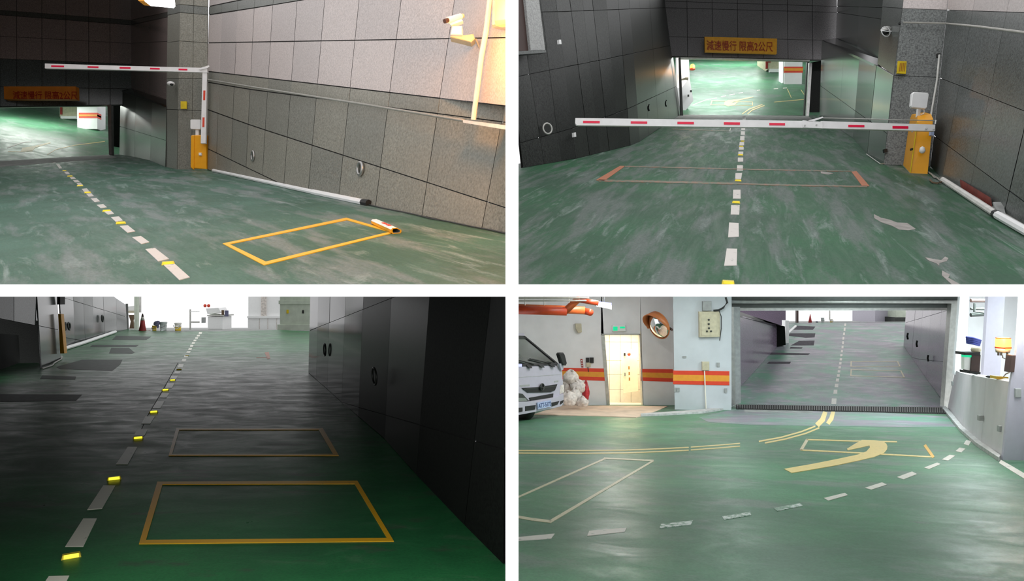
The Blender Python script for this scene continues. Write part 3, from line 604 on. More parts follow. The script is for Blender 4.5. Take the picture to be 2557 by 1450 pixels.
pbox('shaft', [(1959, 120), (2005, 120), (2002, 211), (1959, 210)], dpp, .6, M['white_paint'], t); pbox('side_face', [(1955, 120), (1959, 120), (1959, 210), (1955, 206)], dpp+.02, .5, M['white_paint'], t)
pbox('stripe', [(1958, 166.5), (2005.5, 166.5), (2004.5, 181.5), (1958, 181.5)], dpp, .3, M['stripe_red'], t, front=.01); pbox('stripe', [(1958, 170.5), (2005, 170.5), (2004.5, 177), (1958, 177)], dpp, .3, M['stripe_gold'], t, front=.02)
t = thing('van', 'pale van tail beside the banded pillar in the bright opening', 'van', fb2(1935, 181)); dv = fb2.depth(1935, 181)
pbox('body', rect(1917, 120, 1953, 173), dv, 1.5, M['beige_metal'], t, .03); pbox('bumper', rect(1921, 172, 1956, 181), dv, .3, M['white_paint'], t, .02, front=.05); pbox('tail_light', rect(1912.5, 152, 1917, 171), dv, .1, M['sign_red'], t, front=.03); pbox('tail_light', rect(1917, 150, 1924, 156), dv, .1, M['sign_red'], t, front=.03)
pbox('wheel', rect(1919, 175, 1926, 183), dv+.1, .3, M['black_rubber'], t)
# floor marks
for q in [[(1820.6, 556.5), (1844.4, 557.7), (1845, 591.5), (1818, 592.8)], [(1814.4, 621.6), (1840.7, 622.3), (1839.4, 663.4), (1808, 664)], [(1825.7, 513), (1847, 513), (1846, 536.5), (1824.4, 536)], [(1830.7, 474.4), (1849, 474.4), (1849.4, 496.4), (1830, 496)],
          [(1836.4, 432.6), (1853, 432.6), (1850.7, 447.6), (1835.7, 447.6)], [(1840.7, 413), (1855, 413), (1855, 426.3), (1840, 426.3)], [(1842.4, 393.8), (1855.7, 393.8), (1855.7, 403.8), (1842.4, 404.3)], [(1843.7, 378.8), (1856, 378.8), (1855.7, 385.8), (1843.7, 385.8)],
          [(1845.7, 367.5), (1857, 367.5), (1857, 374), (1845.7, 374)], [(1847, 355), (1858, 355), (1858, 363), (1846, 363)], [(1848.5, 340), (1859, 340), (1859, 350), (1848, 350)], [(1850, 328), (1860, 328), (1860, 337), (1849.5, 337)], [(1851, 318), (1860.5, 318), (1860.5, 325), (1851, 325)], [(1855, 288), (1862, 288), (1862, 299), (1854, 299)]]:
    decal('lane_dash', q, f2, M['paint_white'], fl2)
for k, (u, v, w_) in enumerate([(1818, 707, 31), (1838, 506, 19.5), (1843, 451.5, 16), (1849, 387.5, 13), (1851, 366, 10.5), (1854, 353, 9)]):
    stud(f2, u, v, w_, '%s yellow road stud counted up from the slab edge, lane under the lowered arm' % ords[k], 'road studs under the lowered arm')
decal('painted_bar', [(1548, 414.6), (1561.6, 414.6), (1508, 452.6), (1488, 450)], f2, M['paint_rust'], fl2); decal('painted_bar', [(2126, 429), (2138.5, 427.6), (2171, 465), (2153.5, 466)], f2, M['paint_rust'], fl2)
line_decal('painted_line', [(1495, 451), (1700, 455.5), (1840, 459)], 5, f2, M['paint_faint'], fl2); line_decal('painted_line', [(1840, 459), (2000, 463.5), (2165, 466)], 3.5, f2, M['paint_faint'], fl2); line_decal('painted_line', [(1558, 415.5), (1700, 419), (1900, 424), (2130, 428)], 2.4, f2, M['paint_faint'], fl2)
line_decal('painted_line', [(1680, 323), (1822, 327)], 1.3, f2, M['paint_faint'], fl2); line_decal('painted_line', [(1825, 318), (1822, 328)], 2, f2, M['paint_white'], fl2)
for q in ([(2182, 535), (2200, 544), (2222, 549), (2240, 556), (2265, 557), (2287, 572), (2270, 575), (2245, 573), (2225, 563), (2200, 555), (2183, 545)], [(2310, 643), (2330, 647), (2350, 650), (2360, 641), (2368, 645), (2364, 652), (2346, 657), (2345, 664), (2338, 658), (2318, 650)], [(2352, 676), (2372, 686), (2368, 694), (2400, 712), (2378, 712), (2352, 688)], [(2049, 428), (2062, 429), (2081, 433), (2068, 436), (2050, 433)]):
    decal('bare_patch', q, f2, M['floor_bare'], fl2, .003)
# lowered barrier
dh = f2.depth(2295, 433); k_ = dh/F; n2 = f2.n
t = thing('barrier_gate', 'tall orange barrier cabinet with a long white arm lowered across the lane', 'barrier gate', f2(2290, 433))
fl_, fr_, bl_ = D(2273, 433, 10.45), D(2316, 434.5, 10.38), D(2255, 412.5, 11.35); br_ = fr_+(bl_-fl_)
tfl, tfr, tbl = D(2290, 304, 10.45), D(2330, 297, 10.38), D(2272, 297.5, 11.3); tbr = tfr+(tbl-tfl)
G().add([fl_, fr_, br_, bl_, tfl, tfr, tbr, tbl], [[0, 1, 2, 3], [4, 5, 6, 7], [0, 1, 5, 4], [1, 2, 6, 5], [2, 3, 7, 6], [3, 0, 4, 7]]).build('cabinet', M['housing_orange'], t)
q = [tfl, tfr, tbr, tbl]; c = sum(q, V())/4
G().add(q+[p*.82+c*.18+V((0, 0, .075)) for p in q], [[0, 1, 2, 3], [4, 5, 6, 7], [0, 1, 5, 4], [1, 2, 6, 5], [2, 3, 7, 6], [3, 0, 4, 7]]).build('cap', M['housing_orange'], t)
q = [p+(p-(fl_+br_)/2)*.12 for p in (fl_, fr_, br_, bl_)]
G().prism([p+V((0, 0, .004)) for p in q], (0, 0, -.12)).build('plinth', M['plinth_green'], t)
G().lathe([(0, -.035), (.022, -.03), (.042, .0), (.03, .05), (0, .07)], D(2303, 377, 10.33), 12).build('warning_bulb', M['white_plastic'], t, True)
pbox('key_lock', rect(2273, 371, 2276, 376), 10.5, .06, M['dark_steel'], t, front=.05)
pbox('door_seam', [(2291, 306), (2292, 306), (2274.8, 430), (2273.8, 430)], 10.43, .02, M['notice_yellow'], t)
pbox('label_plate', rect(2267, 327, 2273, 334), 10.9, .1, M['plate_blue'], t, front=.2); pbox('label_plate', [(2322, 327), (2330, 328), (2329, 341), (2321, 338)], 10.3, .05, M['plate_blue'], t, front=.03)
da = 10.1
pbox('outer_arm', [(1437, 294.5), (2010, 301.5), (2010, 319), (1440, 312.5), (1436.5, 307)], da, .06, M['white_metal'], t); pbox('inner_arm', [(2050, 302), (2335.5, 311), (2335, 327), (2050, 320)], da, .06, M['white_metal'], t)
pbox('hinge_plate', [(2005, 300), (2055, 304), (2055, 320.5), (2005, 318.5)], da-.02, .09, M['white_metal'], t, .004)
pbox('elbow_strut', [(2013, 302), (2054, 291), (2056.5, 293.5), (2030, 303)], da-.02, .03, M['white_metal'], t)
G().tube([D(2056, 294.5, da), D(2200, 298, da), D(2336, 301, da)], .007, 6).build('stay_wire', M['pale_steel'], t); G().tube([D(2335, 310, da), D(2337, 300, da)], .015, 6).build('wire_post', M['steel'], t)
for (x0, x1, y0, y1) in ((1456, 1497.5, 301.6, 307.2), (1575, 1616, 302.8, 308.6), (1691.5, 1732.5, 304, 310), (1807.5, 1847.5, 305.2, 311.2), (1921, 1960, 306.9, 312.8), (2118, 2158, 311.6, 317.2), (2228.5, 2267.5, 314.6, 320.8)): pbox('reflector', [(x0, y0), (x1, y0+.5), (x1, y1+.5), (x0, y1)], da, .02, M['red_reflector'], t, front=.006)
for (u, v) in ((2313, 319.5), (2332, 320.5), (2039, 311.5), (2010, 313)): G().tube([D(u, v, da-.03), D(u, v, da+.01)], .012, 8).build('bolt', M['steel'], t)
pbox('antenna_post', [(2293.5, 270), (2299, 270), (2298, 292), (2291, 291)], 10.6, .05, M['white_plastic'], t)
pbox('antenna_panel', [(2282, 229.5), (2317, 231), (2320.5, 235), (2316, 268), (2312, 271.5), (2278, 268), (2275, 264), (2278, 234)], 10.45, .05, M['white_plastic'], t, .01)
G().tube([D(2304, 271, 10.5), D(2308, 276, 10.5), D(2307, 283, 10.5), D(2300, 286, 10.55)], .008, 6).build('antenna_cable', M['white_plastic'], t)
# pier fittings
t = thing('dome_camera', 'chrome dome camera in a white cage ring on the grey pier', 'camera', D(2212, 90, 12.3)); kk = 12.2/F
G().ball(D(2214, 76, 12.3), V((13*kk, 0, 0)), V((0, 12*kk, 0)), V((0, 0, 10*kk))).build('dome', M['pale_steel'], t, True); G().ball(D(2211, 81, 12.2), V((8*kk, 0, 0)), V((0, 8*kk, 0)), V((0, 0, 6*kk))).build('lens', M['black_rubber'], t, True)
G().torus(D(2212, 79, 12.2), (.25, -1, .1), 12.5*kk, 1.2*kk).build('cage_ring', M['white_plastic'], t, True); G().torus(D(2213, 77, 12.2), (.1, -.5, 1), 12.5*kk, 1.2*kk).build('cage_ring', M['white_plastic'], t, True)
t = thing('notice', 'yellow printed notice on the broad speckled pier', 'notice', D(2252, 184, 11.4))
sb = pbox('plate', [(2243, 152), (2264, 153), (2262, 184), (2240, 183)], 11.35, .02, M['notice_yellow'], t)
for r_ in range(4): pbox('print_line', [(2247+r_*4-r_*.0, 157), (2249+r_*4, 157), (2247+r_*4, 178), (2245+r_*4, 178)], 11.35, .02, M['notice_ink'], sb, front=.004)
PL2R = Plane(f2(2345, 440), f2(2557, 568), D(2450, 0, f2.depth(2440, 497)))
tag(G().tube([D(2256, 56, 11.4), D(2362, 58.5, 11.05), PL2R(2440, 66, .05), PL2R(2557, 81, .05), PL2R(2620, 90, .05)], .013).build('wall_conduit', M['conduit_grey']), 'grey conduit running level over the speckled pier and wall', 'conduit')
tag(G().tube([D(2346, 137, 10.9), D(2340, 200, 10.85), D(2325, 288, 10.8), D(2321, 320, 10.8)], .016).build('wall_conduit', M['pale_steel']), 'upright pale conduit dropping behind the orange cabinet', 'conduit')
tag(pbox('junction_box', rect(2343, 132, 2350, 142), 10.9, .06, M['black_rubber'], e=.01), 'small black junction box at the top of the upright conduit', 'junction box')
tag(pbox('junction_box', rect(2248, 53.5, 2256, 58.5), 11.5, .06, M['black_rubber'], e=.01), 'tiny black joint where the level conduit leaves the pier', 'junction box')
tag(pbox('floor_socket', [(2208, 372), (2216, 371), (2217, 379), (2209, 381)], 11.4, .05, M['black_rubber']), 'small black socket low on the speckled pier', 'socket'); tag(pbox('floor_socket', rect(2430, 400, 2437, 415), 8.85, .05, M['black_rubber']), 'small black socket low on the speckled wall', 'socket')
# old arm lying along the wall and the loose cables
t = thing('fallen_barrier', 'old red and white barrier arm lying along the speckled wall', 'barrier arm', f2(2420, 500)); up_ = n2*.06
G().tube([f2(2353, 455)+up_*.6, f2(2482, 541)+up_*.6], .035, 8).build('tube', M['conduit_white'], t); G().tube([f2(2489, 547)+up_*.7, f2(2590, 606)+up_*.7], .04, 8).build('tube', M['white_plastic'], t)
G().tube([f2(2483, 542)+up_*.6, f2(2489, 547)+up_*.7], .042, 8).build('joint_sleeve', M['black_rubber'], t); G().prism([f2(2395, 470)+n2*.11, f2(2470, 520)+n2*.11, f2(2476, 524)+n2*.03, f2(2400, 473)+n2*.03], V((.02, .05, 0))).build('red_strip', M['barrier_red'], t)
G().prism([f2(2476, 528)+n2*.1, f2(2500, 528)+n2*.1, f2(2512, 548)+n2*.02, f2(2492, 546)+n2*.02], V((.03, .06, 0))).build('end_bracket', M['concrete'], t)
for k, (pts, lb) in enumerate((([(2322, 428), (2335, 438), (2345, 444), (2352, 450), (2380, 458), (2430, 488), (2500, 528), (2570, 570)], 'grey cable following the foot of the speckled wall'), ([(2325, 437), (2332, 446), (2344, 449), (2356, 443), (2366, 447)], 'tangled grey cable looped beside the orange cabinet'), ([(2321, 452), (2328, 459), (2340, 461), (2350, 458)], 'loose brown cable end on the floor beside the cabinet'), ([(2163, 387), (2198, 412), (2230, 410), (2252, 412)], 'thin pale cable edging the foot of the pier'))):
    tag(G().tube([f2(u-5*(k == 0), v+4*(k == 0))+n2*.02 for u, v in pts], (.011, .011, .011, .006)[k], 6).build('power_cable', [M['conduit_grey'], M['conduit_grey'], M['wood_brown'], M['conduit_white']][k]), lb, 'cable')
t = thing('sign', 'crisp orange sign with red characters over the bright opening', 'sign', D(1848, 136, 27.3))
sb = pbox('board', [(1758, 94), (1938, 98.5), (1937, 136.5), (1759, 131.5)], 27.3, .1, M['sign_gold'], t, front=.1)
text_on('lettering', '減速慢行 限高2公尺', px([(1764, 100.5), (1930, 104.5), (1929.5, 129.5), (1765, 125.5)], 27.18), M['sign_red'], sb, .01, .006)
tag(G().prism([(4.2, 22.5, CAM.z+10.1), (14, 22.5, CAM.z+10.1), (15, 29, CAM.z+12.8), (5, 29, CAM.z+12.8)], (0, 0, .15)).build('ceiling', M['concrete']), 'added unseen canopy shading the inner half of the barrier ramp', None, None, 'structure')  # roof added above view to darken the far end
tag(G().prism([(5, 27.7, CAM.z+9.55), (14, 27.7, CAM.z+9.55), (18, 41, CAM.z+14.4), (6, 41, CAM.z+14.4)], (0, 0, .1)).build('ceiling', M['white_paint']), 'white basement ceiling behind the polished header', None, None, 'structure')

tag(pbox('wall_back', rect(-400, 150, 300, 400), 36, .2, M['white_paint']), 'white far wall of the basement under the blurred sign', None, None, 'structure')
tag(pbox('wall_back', rect(1500, -20, 2250, 290), 41.5, .2, M['white_paint']), 'white far wall of the basement beyond the lowered barrier', None, None, 'structure')
# =================================================================== bay 3: dark ramp climbing to the bright street
f3 = Floor(3780, 690)
g = G().prism([f3(*p) for p in [(-120, 1530), (1268, 1530), (1268, 1415), (1090, 1232), (962, 1090), (855, 1000), (778, 928), (776, 826), (700, 823.5), (620, 825), (430, 828), (316, 821.5), (286, 826), (148, 868), (140, 880), (104, 915), (96, 905), (-20, 908), (-120, 940)]], (0, 0, -.12))
fl3 = tag(g.build('floor', M['floor_gloom'], loc=CAM), 'dark green painted ramp floor rising to the bright street', None, None, 'structure')
fs_ = PF(Plane(D(318, 824, 28.3), D(776, 826.5, 27.6), D(560, 818, 60)))
g = G().prism([D(200, 826, 28.3), D(900, 826, 27.6), D(1100, 818, 60), D(0, 818, 60)], (0, 0, -.1)); tag(g.build('street', M['concrete']), 'pale bright street beyond the top of the dark ramp', None, None, 'structure')
cols = [(u, v, uh, vh, f3.depth(u, v)) for (u, v, uh, vh) in ((770, 930, 775, 702), (790, 948, 795, 702), (817, 971, 825, 702), (853, 1004, 864, 702), (895, 1040, 909, 702), (960, 1096, 979, 704), (1040, 1186, 1075, 708), (1160, 1312, 1229, 712), (1258, 1410, 1262, 714))]
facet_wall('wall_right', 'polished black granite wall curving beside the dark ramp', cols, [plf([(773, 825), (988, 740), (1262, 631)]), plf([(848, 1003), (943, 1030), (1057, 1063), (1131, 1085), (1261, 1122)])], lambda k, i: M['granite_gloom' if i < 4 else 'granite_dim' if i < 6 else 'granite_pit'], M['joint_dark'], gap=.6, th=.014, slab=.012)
for (u, v, ru, rv, lb) in ((811, 873, 4, 15, 'narrow steel collar on the dark curved wall up the ramp'), (935, 939, 11, 21, 'larger steel collar on the dark curved wall down the ramp')):
    PLr = Plane(f3(770, 930), f3(955, 1091), D(860, 740, f3.depth(860, 1008))) if u < 900 else Plane(f3(895, 1040), f3(960, 1096), D(905, 740, f3.depth(930, 1068)))
    p = PLr(u, v, .03); tag(G().torus(p, PLr.n, rv*p.y/F, .014).build('pipe_collar', M['dark_steel'], smooth=True), lb, 'collar', 'collars in the dark curved wall')
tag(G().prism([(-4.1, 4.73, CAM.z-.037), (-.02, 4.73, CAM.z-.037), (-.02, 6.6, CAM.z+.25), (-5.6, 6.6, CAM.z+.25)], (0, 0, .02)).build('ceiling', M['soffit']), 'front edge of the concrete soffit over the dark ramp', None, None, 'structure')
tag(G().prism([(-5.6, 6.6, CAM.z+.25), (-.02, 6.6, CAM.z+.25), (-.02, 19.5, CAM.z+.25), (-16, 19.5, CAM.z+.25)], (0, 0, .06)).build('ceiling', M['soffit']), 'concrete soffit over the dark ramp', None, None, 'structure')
tag(G().prism([D(-25, 1560, 4.5), D(-25, 960, 13.9), D(-25, 690, 13.9), D(-25, 700, 4.5)], (-.15, 0, 0)).build('wall_left', M['granite_gloom']), 'unseen dark granite wall added to keep sky off the dark ramp', None, None, 'structure')  # out-of-view wall added to block sky from the side
# side recess and pier
led = plf([(0, 795), (94, 813)])
facet_wall('wall_side', 'grey polished wall over the black side recess', [(-60, led(-60), -60, 700, 14.2), (35, led(35), 35, 700, 15.4), (92, led(92), 91, 700, 16.4)], [], lambda k, i: M['granite_gate'], M['joint_dark'], gap=.5)
facet_wall('column', 'grey polished pier beside the black side recess', [(104, 921, 91, 700, 16.4), (153, 896, 141, 700, 18.35)], [plf([(94, 812.5), (146, 823)])], lambda k, i: M['granite_gate'], M['joint_dark'], gap=.5)
tag(pbox('wall_back', [(-60, 770), (98, 805), (106, 922), (0, 950), (-60, 962)], 18.2, .2, M['granite_pit']), 'back of the side recess with its shade put into black colour', None, None, 'structure')  # recess shade put into the stone colour, here and on the return
tag(G().prism([D(-60, 830, 15.0), D(32, 838, 17.4), D(38, 936, 17.4), D(-60, 964, 15.0)], (0, .2, 0)).build('wall_side', M['granite_pit']), 'granite return with painted shade inside the side recess', None, None, 'structure')
cols = [(u, v, uh, vh, f3.depth(u, v)) for (u, v, uh, vh) in ((156, 876, 148, 715), (188, 863, 182, 715), (213, 855, 207, 715), (235, 848, 230, 715), (262, 839, 257, 718), (292, 829, 290, 744), (318, 822, 314, 760))]
facet_wall('wall_left', 'glossy pale wall mirroring the street beside the dark ramp', cols, [plf([(155, 742), (313, 790)]), plf([(155, 841), (215, 852)])], lambda k, i: M['granite_gate'], M['joint_dark'], gap=.4)
PL3 = Plane(f3(156, 876), f3(318, 822), D(230, 740, f3.depth(235, 848)))
for (u, v, r_, lb) in ((172.5, 814, 9, 'dark steel collar on the glossy wall close to the orange cabinet edge'), (256, 795, 8, 'dark steel collar on the glossy wall close to the street')):
    p = PL3(u, v, .04); tag(G().torus(p, PL3.n, r_*p.y/F, .025).build('pipe_collar', M['dark_steel'], smooth=True), lb, 'collar', 'collars in the glossy wall')
tag(G().tube([f3(161, 875)+f3.n*.06, f3(206, 861)+f3.n*.06, f3(288, 832)+f3.n*.06], .055).build('floor_conduit', M['white_plastic']), 'white conduit on the floor along the glossy wall of the dark ramp', 'conduit')
tag(pbox('barrier_gate', [(145, 783), (152, 784), (160.5, 882), (150, 882.5)], 18.1, .12, M['housing_orange'], e=.01), 'slim orange barrier cabinet edge standing past the grey pier', 'barrier gate')
tag(pbox('wall_box', rect(142, 732, 150, 760), 18.2, .2, M['black_rubber'], e=.01), 'black box on the pier above the orange cabinet edge', 'box')
tag(G().tube([f3(106, 922)+f3.n*.02, f3(130, 914)+f3.n*.02, f3(135, 908)+f3.n*.02, f3(153, 898)+f3.n*.02, f3(154, 892)+f3.n*.03], .018, 6).build('power_cable', M['conduit_grey']), 'pale cable along the foot of the grey pier', 'cable')
# street things
t = thing('traffic_cone', 'dark red traffic cone with a pale band on the street', 'traffic cone', D(356, 827.5, 28)); kk = 28/F
G().lathe([(9.4*kk, 0), (9*kk, 2*kk), (6.6*kk, 14*kk), (4.9*kk, 28*kk)], D(356, 827.5, 28)).build('body', M['cone_red'], t, True)
G().lathe([(4.95*kk, 28*kk), (3*kk, 37*kk)], D(356, 827.5, 28)).build('band', M['bag_white'], t, True); G().lathe([(3*kk, 37*kk), (1.4*kk, 45*kk), (.4*kk, 45*kk)], D(356, 827.5, 28)).build('tip', M['brown_metal'], t, True)
pbox('base', rect(346, 825, 366, 828), 28, .3, M['cone_red'], t)
def bucket(u, v, r_, h, lo, hi, lb, d=28.2):
    kk = d/F; b = D(u, v, d); t = thing('paint_bucket', lb, 'bucket', b, 'buckets on the street')
    G().lathe([(r_*.82*kk, 0), (r_*.93*kk, h*.55*kk)], b, 18).build('lower_shell', M[lo], t, True); G().lathe([(r_*.93*kk, h*.55*kk), (r_*.98*kk, h*.88*kk)], b, 18).build('upper_shell', M[hi], t, True)
    G().lathe([(r_*1.05*kk, h*.86*kk), (r_*1.08*kk, h*.9*kk), (r_*1.05*kk, h*kk)], b, 18).build('rim', M[hi], t, True)
    G().tube([b+V((r_*math.cos(a)*kk, -r_*kk*.9, h*kk*(.75-.35*math.sin(a)))) for a in [i*math.pi/8 for i in range(9)]], .012, 6).build('handle', M['steel'], t)
bucket(408, 828.5, 8.4, 25, 'bucket_grey', 'bucket_grey', 'grey paint bucket standing between the two yellow ones'); bucket(444.5, 828.5, 8, 23, 'bucket_yellow', 'bucket_white', 'white topped yellow bucket farthest from the cone'); bucket(385.5, 827.5, 5.3, 15, 'bucket_yellow', 'bucket_yellow', 'small yellow bucket with a grey rag beside the cone')
tag(G().ball(D(392, 807, 28.1), V((.12, 0, .03)), V((0, .1, 0)), V((-.02, 0, .09)), jit=.35).ball(D(394, 813, 28.1), V((.05, 0, 0)), V((0, .05, 0)), V((0, 0, .1)), jit=.3, seed=2).build('rag', M['rag_blue'], smooth=True), 'grey blue rag draped over the small yellow bucket', 'rag')
t = thing('kiosk', 'grey green masonry pier with moulded base by the street', 'pier', D(735, 824, 30))
pbox('base', rect(692, 810, 790, 824), 29.9, .9, M['kiosk_green'], t, .02); pbox('shaft', rect(699, 720, 786, 811), 30, .7, M['kiosk_green'], t); pbox('moulding', rect(695, 750, 790, 759), 29.95, .8, M['kiosk_green'], t, .03)
pbox('plate', rect(716, 773, 721, 782), 30, .04, M['notice_yellow'], t, front=.03); pbox('plate', rect(755, 774, 759, 782), 30, .04, M['black_rubber'], t, front=.03)
t = thing('building', 'washed out pale building behind the masonry pier', 'building', D(660, 825, 40))
pbox('wall', rect(620, 700, 720, 790), 40, 4, M['facade_pale'], t); pbox('plinth', rect(617, 789, 735, 794), 39.8, 4, M['facade_pale'], t); pbox('lower_wall', rect(619, 793, 735, 826), 39.9, 4, M['facade_pale'], t); pbox('pilaster', rect(652, 700, 664, 790), 39.9, .2, M['bag_white'], t)
for u in (647, 668, 690): pbox('joint', rect(u, 795, u+1, 825), 39.88, .05, M['bag_white'], t)
t = thing('gate_frame', 'pale metal gate post and rail on the bright street', 'gate', D(480, 824, 36))
pbox('post', rect(473, 772, 475, 824), 36, .1, M['pale_steel'], t); pbox('rail', rect(475, 802, 497, 806), 36, .08, M['pale_steel'], t); pbox('rail', rect(475, 777, 497, 778.5), 36, .08, M['facade_pale'], t)
t = thing('delivery_trike', 'overexposed pale parked trike with canopy on the street', 'vehicle', D(535, 824, 38))
pbox('body', rect(518, 790, 556, 822), 38, 1.2, M['facade_pale'], t, .03); pbox('deck_edge', rect(517, 786, 560, 789), 37.9, 1.3, M['pale_steel'], t); pbox('canopy', [(514, 770), (545, 768), (552, 780), (518, 784)], 38, 1, M['facade_pale'], t); pbox('seat', rect(523, 783, 543, 785), 37.9, .4, M['kiosk_green'], t)
pbox('side_panel', rect(553, 774, 558, 786), 37.9, .1, M['wood_brown'], t); pbox('side_panel', rect(561, 775, 569, 790), 37.9, .1, M['rag_blue'], t); pbox('front_wheel', rect(503, 792, 510, 806), 38, .2, M['grey_plastic'], t); 
for u in (512, 521): G().lathe([(0, -.05), (.09, 0), (0, .05)], D(u, 763, 38), 12, (0, 1, 0)).build('mirror', M['stripe_red'], t)
t = thing('door_post', 'tall pale post with a brown board at the glossy wall end', 'post', D(340, 822, 30))
pbox('post', rect(335, 720, 343, 822), 30, .15, M['kiosk_green'], t); pbox('post', rect(347, 720, 350, 780), 31, .1, M['pale_steel'], t); pbox('board', [(321, 786), (334, 786), (331, 800), (334, 820), (323, 820), (326, 802)], 30.2, .1, M['wood_brown'], t); pbox('awning', [(318, 765), (335, 763), (335, 776), (318, 778)], 30.5, .3, M['facade_pale'], t); pbox('shelf', rect(318, 776, 335, 781), 30.4, .4, M['beige_metal'], t)
tag(pbox('frame_post', [(313.5, 758), (316.5, 758), (318.5, 822), (315.5, 822)], 28.8, .1, M['dark_steel']), 'dark steel edge post closing the glossy wall', 'post')
# floor marks
for q in [[(258, 1212), (288, 1212.6), (255, 1270), (218, 1273)], [(208, 1295), (242, 1295), (208, 1365), (163, 1365)], [(122, 1439), (173, 1438), (155, 1475), (98, 1475)], [(319, 1116), (343, 1116), (319, 1159), (290, 1159)], [(343, 1072), (369, 1072), (360, 1088), (334, 1088)], [(363, 1040), (387, 1040), (375, 1058), (353, 1058)],
          [(392, 1001.6), (410.5, 1001.6), (400.5, 1019), (380.5, 1019)], [(404, 981.6), (423, 981.6), (415.5, 993), (397, 993)], [(418, 956.5), (435.5, 956.5), (429, 969), (412, 969)], [(428, 938), (445.5, 938), (439, 946), (424, 946)], [(438, 926.5), (452, 926.5), (448, 933), (434, 933)], [(447, 909), (459, 909), (455.5, 918), (443, 918)], [(455.5, 896.5), (465.5, 896.5), (463, 903), (453, 903)],
          [(461.5, 886), (471, 886), (468.5, 892.5), (459, 892.5)], [(467, 877), (476, 877), (474, 881), (465, 881)], [(471.5, 869), (479.5, 869), (478, 874), (469.5, 874)], [(475.5, 861), (483, 861), (481.5, 866), (474, 866)], [(480, 854), (487, 854), (485.5, 858.5), (478.5, 858.5)], [(484, 848), (491, 848), (489.5, 852), (482.5, 852)], [(488, 842), (495, 842), (493.5, 846), (487, 846)], [(492, 836), (500, 836), (498, 840), (491, 840)], [(497, 829), (505, 829), (503, 834), (496, 834)]]:
    decal('lane_dash', q, f3, M['paint_dash'], fl3)
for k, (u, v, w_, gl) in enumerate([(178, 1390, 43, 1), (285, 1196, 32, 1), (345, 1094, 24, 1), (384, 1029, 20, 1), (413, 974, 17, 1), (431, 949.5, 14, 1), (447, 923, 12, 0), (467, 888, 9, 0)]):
    stud(f3, u, v, w_, '%s road stud counted up the dark ramp, %s' % (ords[k], 'its reflector glint painted as yellow emission' if gl else 'its lens dull'), 'road studs up the dark ramp', bool(gl))
frame_decal('painted_rectangle', [(393, 1203), (892.5, 1201), (983.5, 1352), (347, 1358.5)], [(406, 1210), (885.5, 1208.5), (966.5, 1344), (364.5, 1349)], f3, M['paint_gold'], fl3)
frame_decal('painted_rectangle', [(440, 1069), (806, 1069), (846, 1138), (421, 1138)], [(447.5, 1073.5), (796, 1073.5), (832, 1134), (430, 1134)], f3, M['paint_gold'], fl3)
decal('painted_bar', [(661, 880), (671, 879), (675, 895), (667, 896)], f3, M['paint_rust'], fl3); line_decal('painted_line', [(640, 893), (668, 893)], 1.5, f3, M['paint_rust'], fl3)
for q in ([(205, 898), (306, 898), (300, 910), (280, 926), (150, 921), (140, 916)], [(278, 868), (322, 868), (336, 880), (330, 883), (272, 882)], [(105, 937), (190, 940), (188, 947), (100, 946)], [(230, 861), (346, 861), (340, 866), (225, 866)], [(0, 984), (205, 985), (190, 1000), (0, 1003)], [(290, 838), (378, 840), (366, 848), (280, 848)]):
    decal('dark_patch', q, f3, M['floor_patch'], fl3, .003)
line_decal('floor_crack', [(347, 1085), (370, 1035), (400, 985), (430, 932), (445, 905)], 1.5, f3, M['joint_dark'], fl3, .002)

# =================================================================== bay 4: white walled parking level at the foot of the ramp
f4 = Floor(2700, 890)
g = G().prism([f4(*p) for p in [(1282, 1490), (2760, 1490), (2760, 1140), (2510, 1140), (2420, 1084), (2372, 1022), (2365, 1021), (1842, 1011), (1830, 1000), (1640, 1000), (1612, 1010), (1100, 1010), (1180, 1060), (1282, 1095)]], (0, 0, -.12))
fl4 = tag(g.build('floor', M['floor_park'], loc=CAM), 'shiny green painted floor of the white walled parking level', None, None, 'structure')
fr = Floor(12600, 450)
g = G().prism([fr(*p) for p in [(1836, 1012), (2366, 1021), (2362, 1004), (2265, 862), (2270, 803), (1930, 806), (1938, 862), (1846, 965)]], (0, 0, -.12))
fl4r = tag(g.build('floor', M['floor_slope'], loc=D(2090, 1010, 22.5)), 'worn violet grey ramp floor climbing out of the parking level', None, None, 'structure')
g = G().prism([D(1880, 806.5, 35.3), D(2300, 803.5, 35.6), D(2400, 800, 62), D(1780, 802, 62)], (0, 0, -.1)); tag(g.build('street', M['concrete']), 'pale bright street beyond the ramp out of the parking level', None, None, 'structure')
# walls
dw = 22.3
g = G()
for q in ([(1090, 700), (1501, 700), (1516, 1012), (1090, 1012)], [(1501, 700), (1599, 700), (1599, 834), (1501, 834)], [(1598, 700), (1690, 700), (1690, 1012), (1607, 1012)]): g.prism(px(q, dw), BACK*.2)
wb = tag(g.build('wall_back', M['white_paint'], loc=D(1500, 1012, dw)), 'white wall with orange bands around the lit doorway', None, None, 'structure')
for (a, b) in (((1380, 917.5, 1510.5, 919.5), 9), ((1600, 920.7, 1680, 921.5), 9.5)):
    x0, y0, x1, y1 = a
    pbox('stripe', [(x0, y0), (x1, y1), (x1+1, y1+b), (x0, y0+b-1)], dw, .03, M['stripe_red'], wb, front=.012); pbox('stripe', [(x0, y0+b-1), (x1+.8, y1+b), (x1+1, y1+b+13), (x0, y0+b+11)], dw, .03, M['stripe_gold'], wb, front=.012); pbox('stripe', [(x0, y0+b+11), (x1+1, y1+b+13), (x1+2, y1+b+22), (x0, y0+b+20)], dw, .03, M['stripe_red'], wb, front=.012)
dpil = 20.3
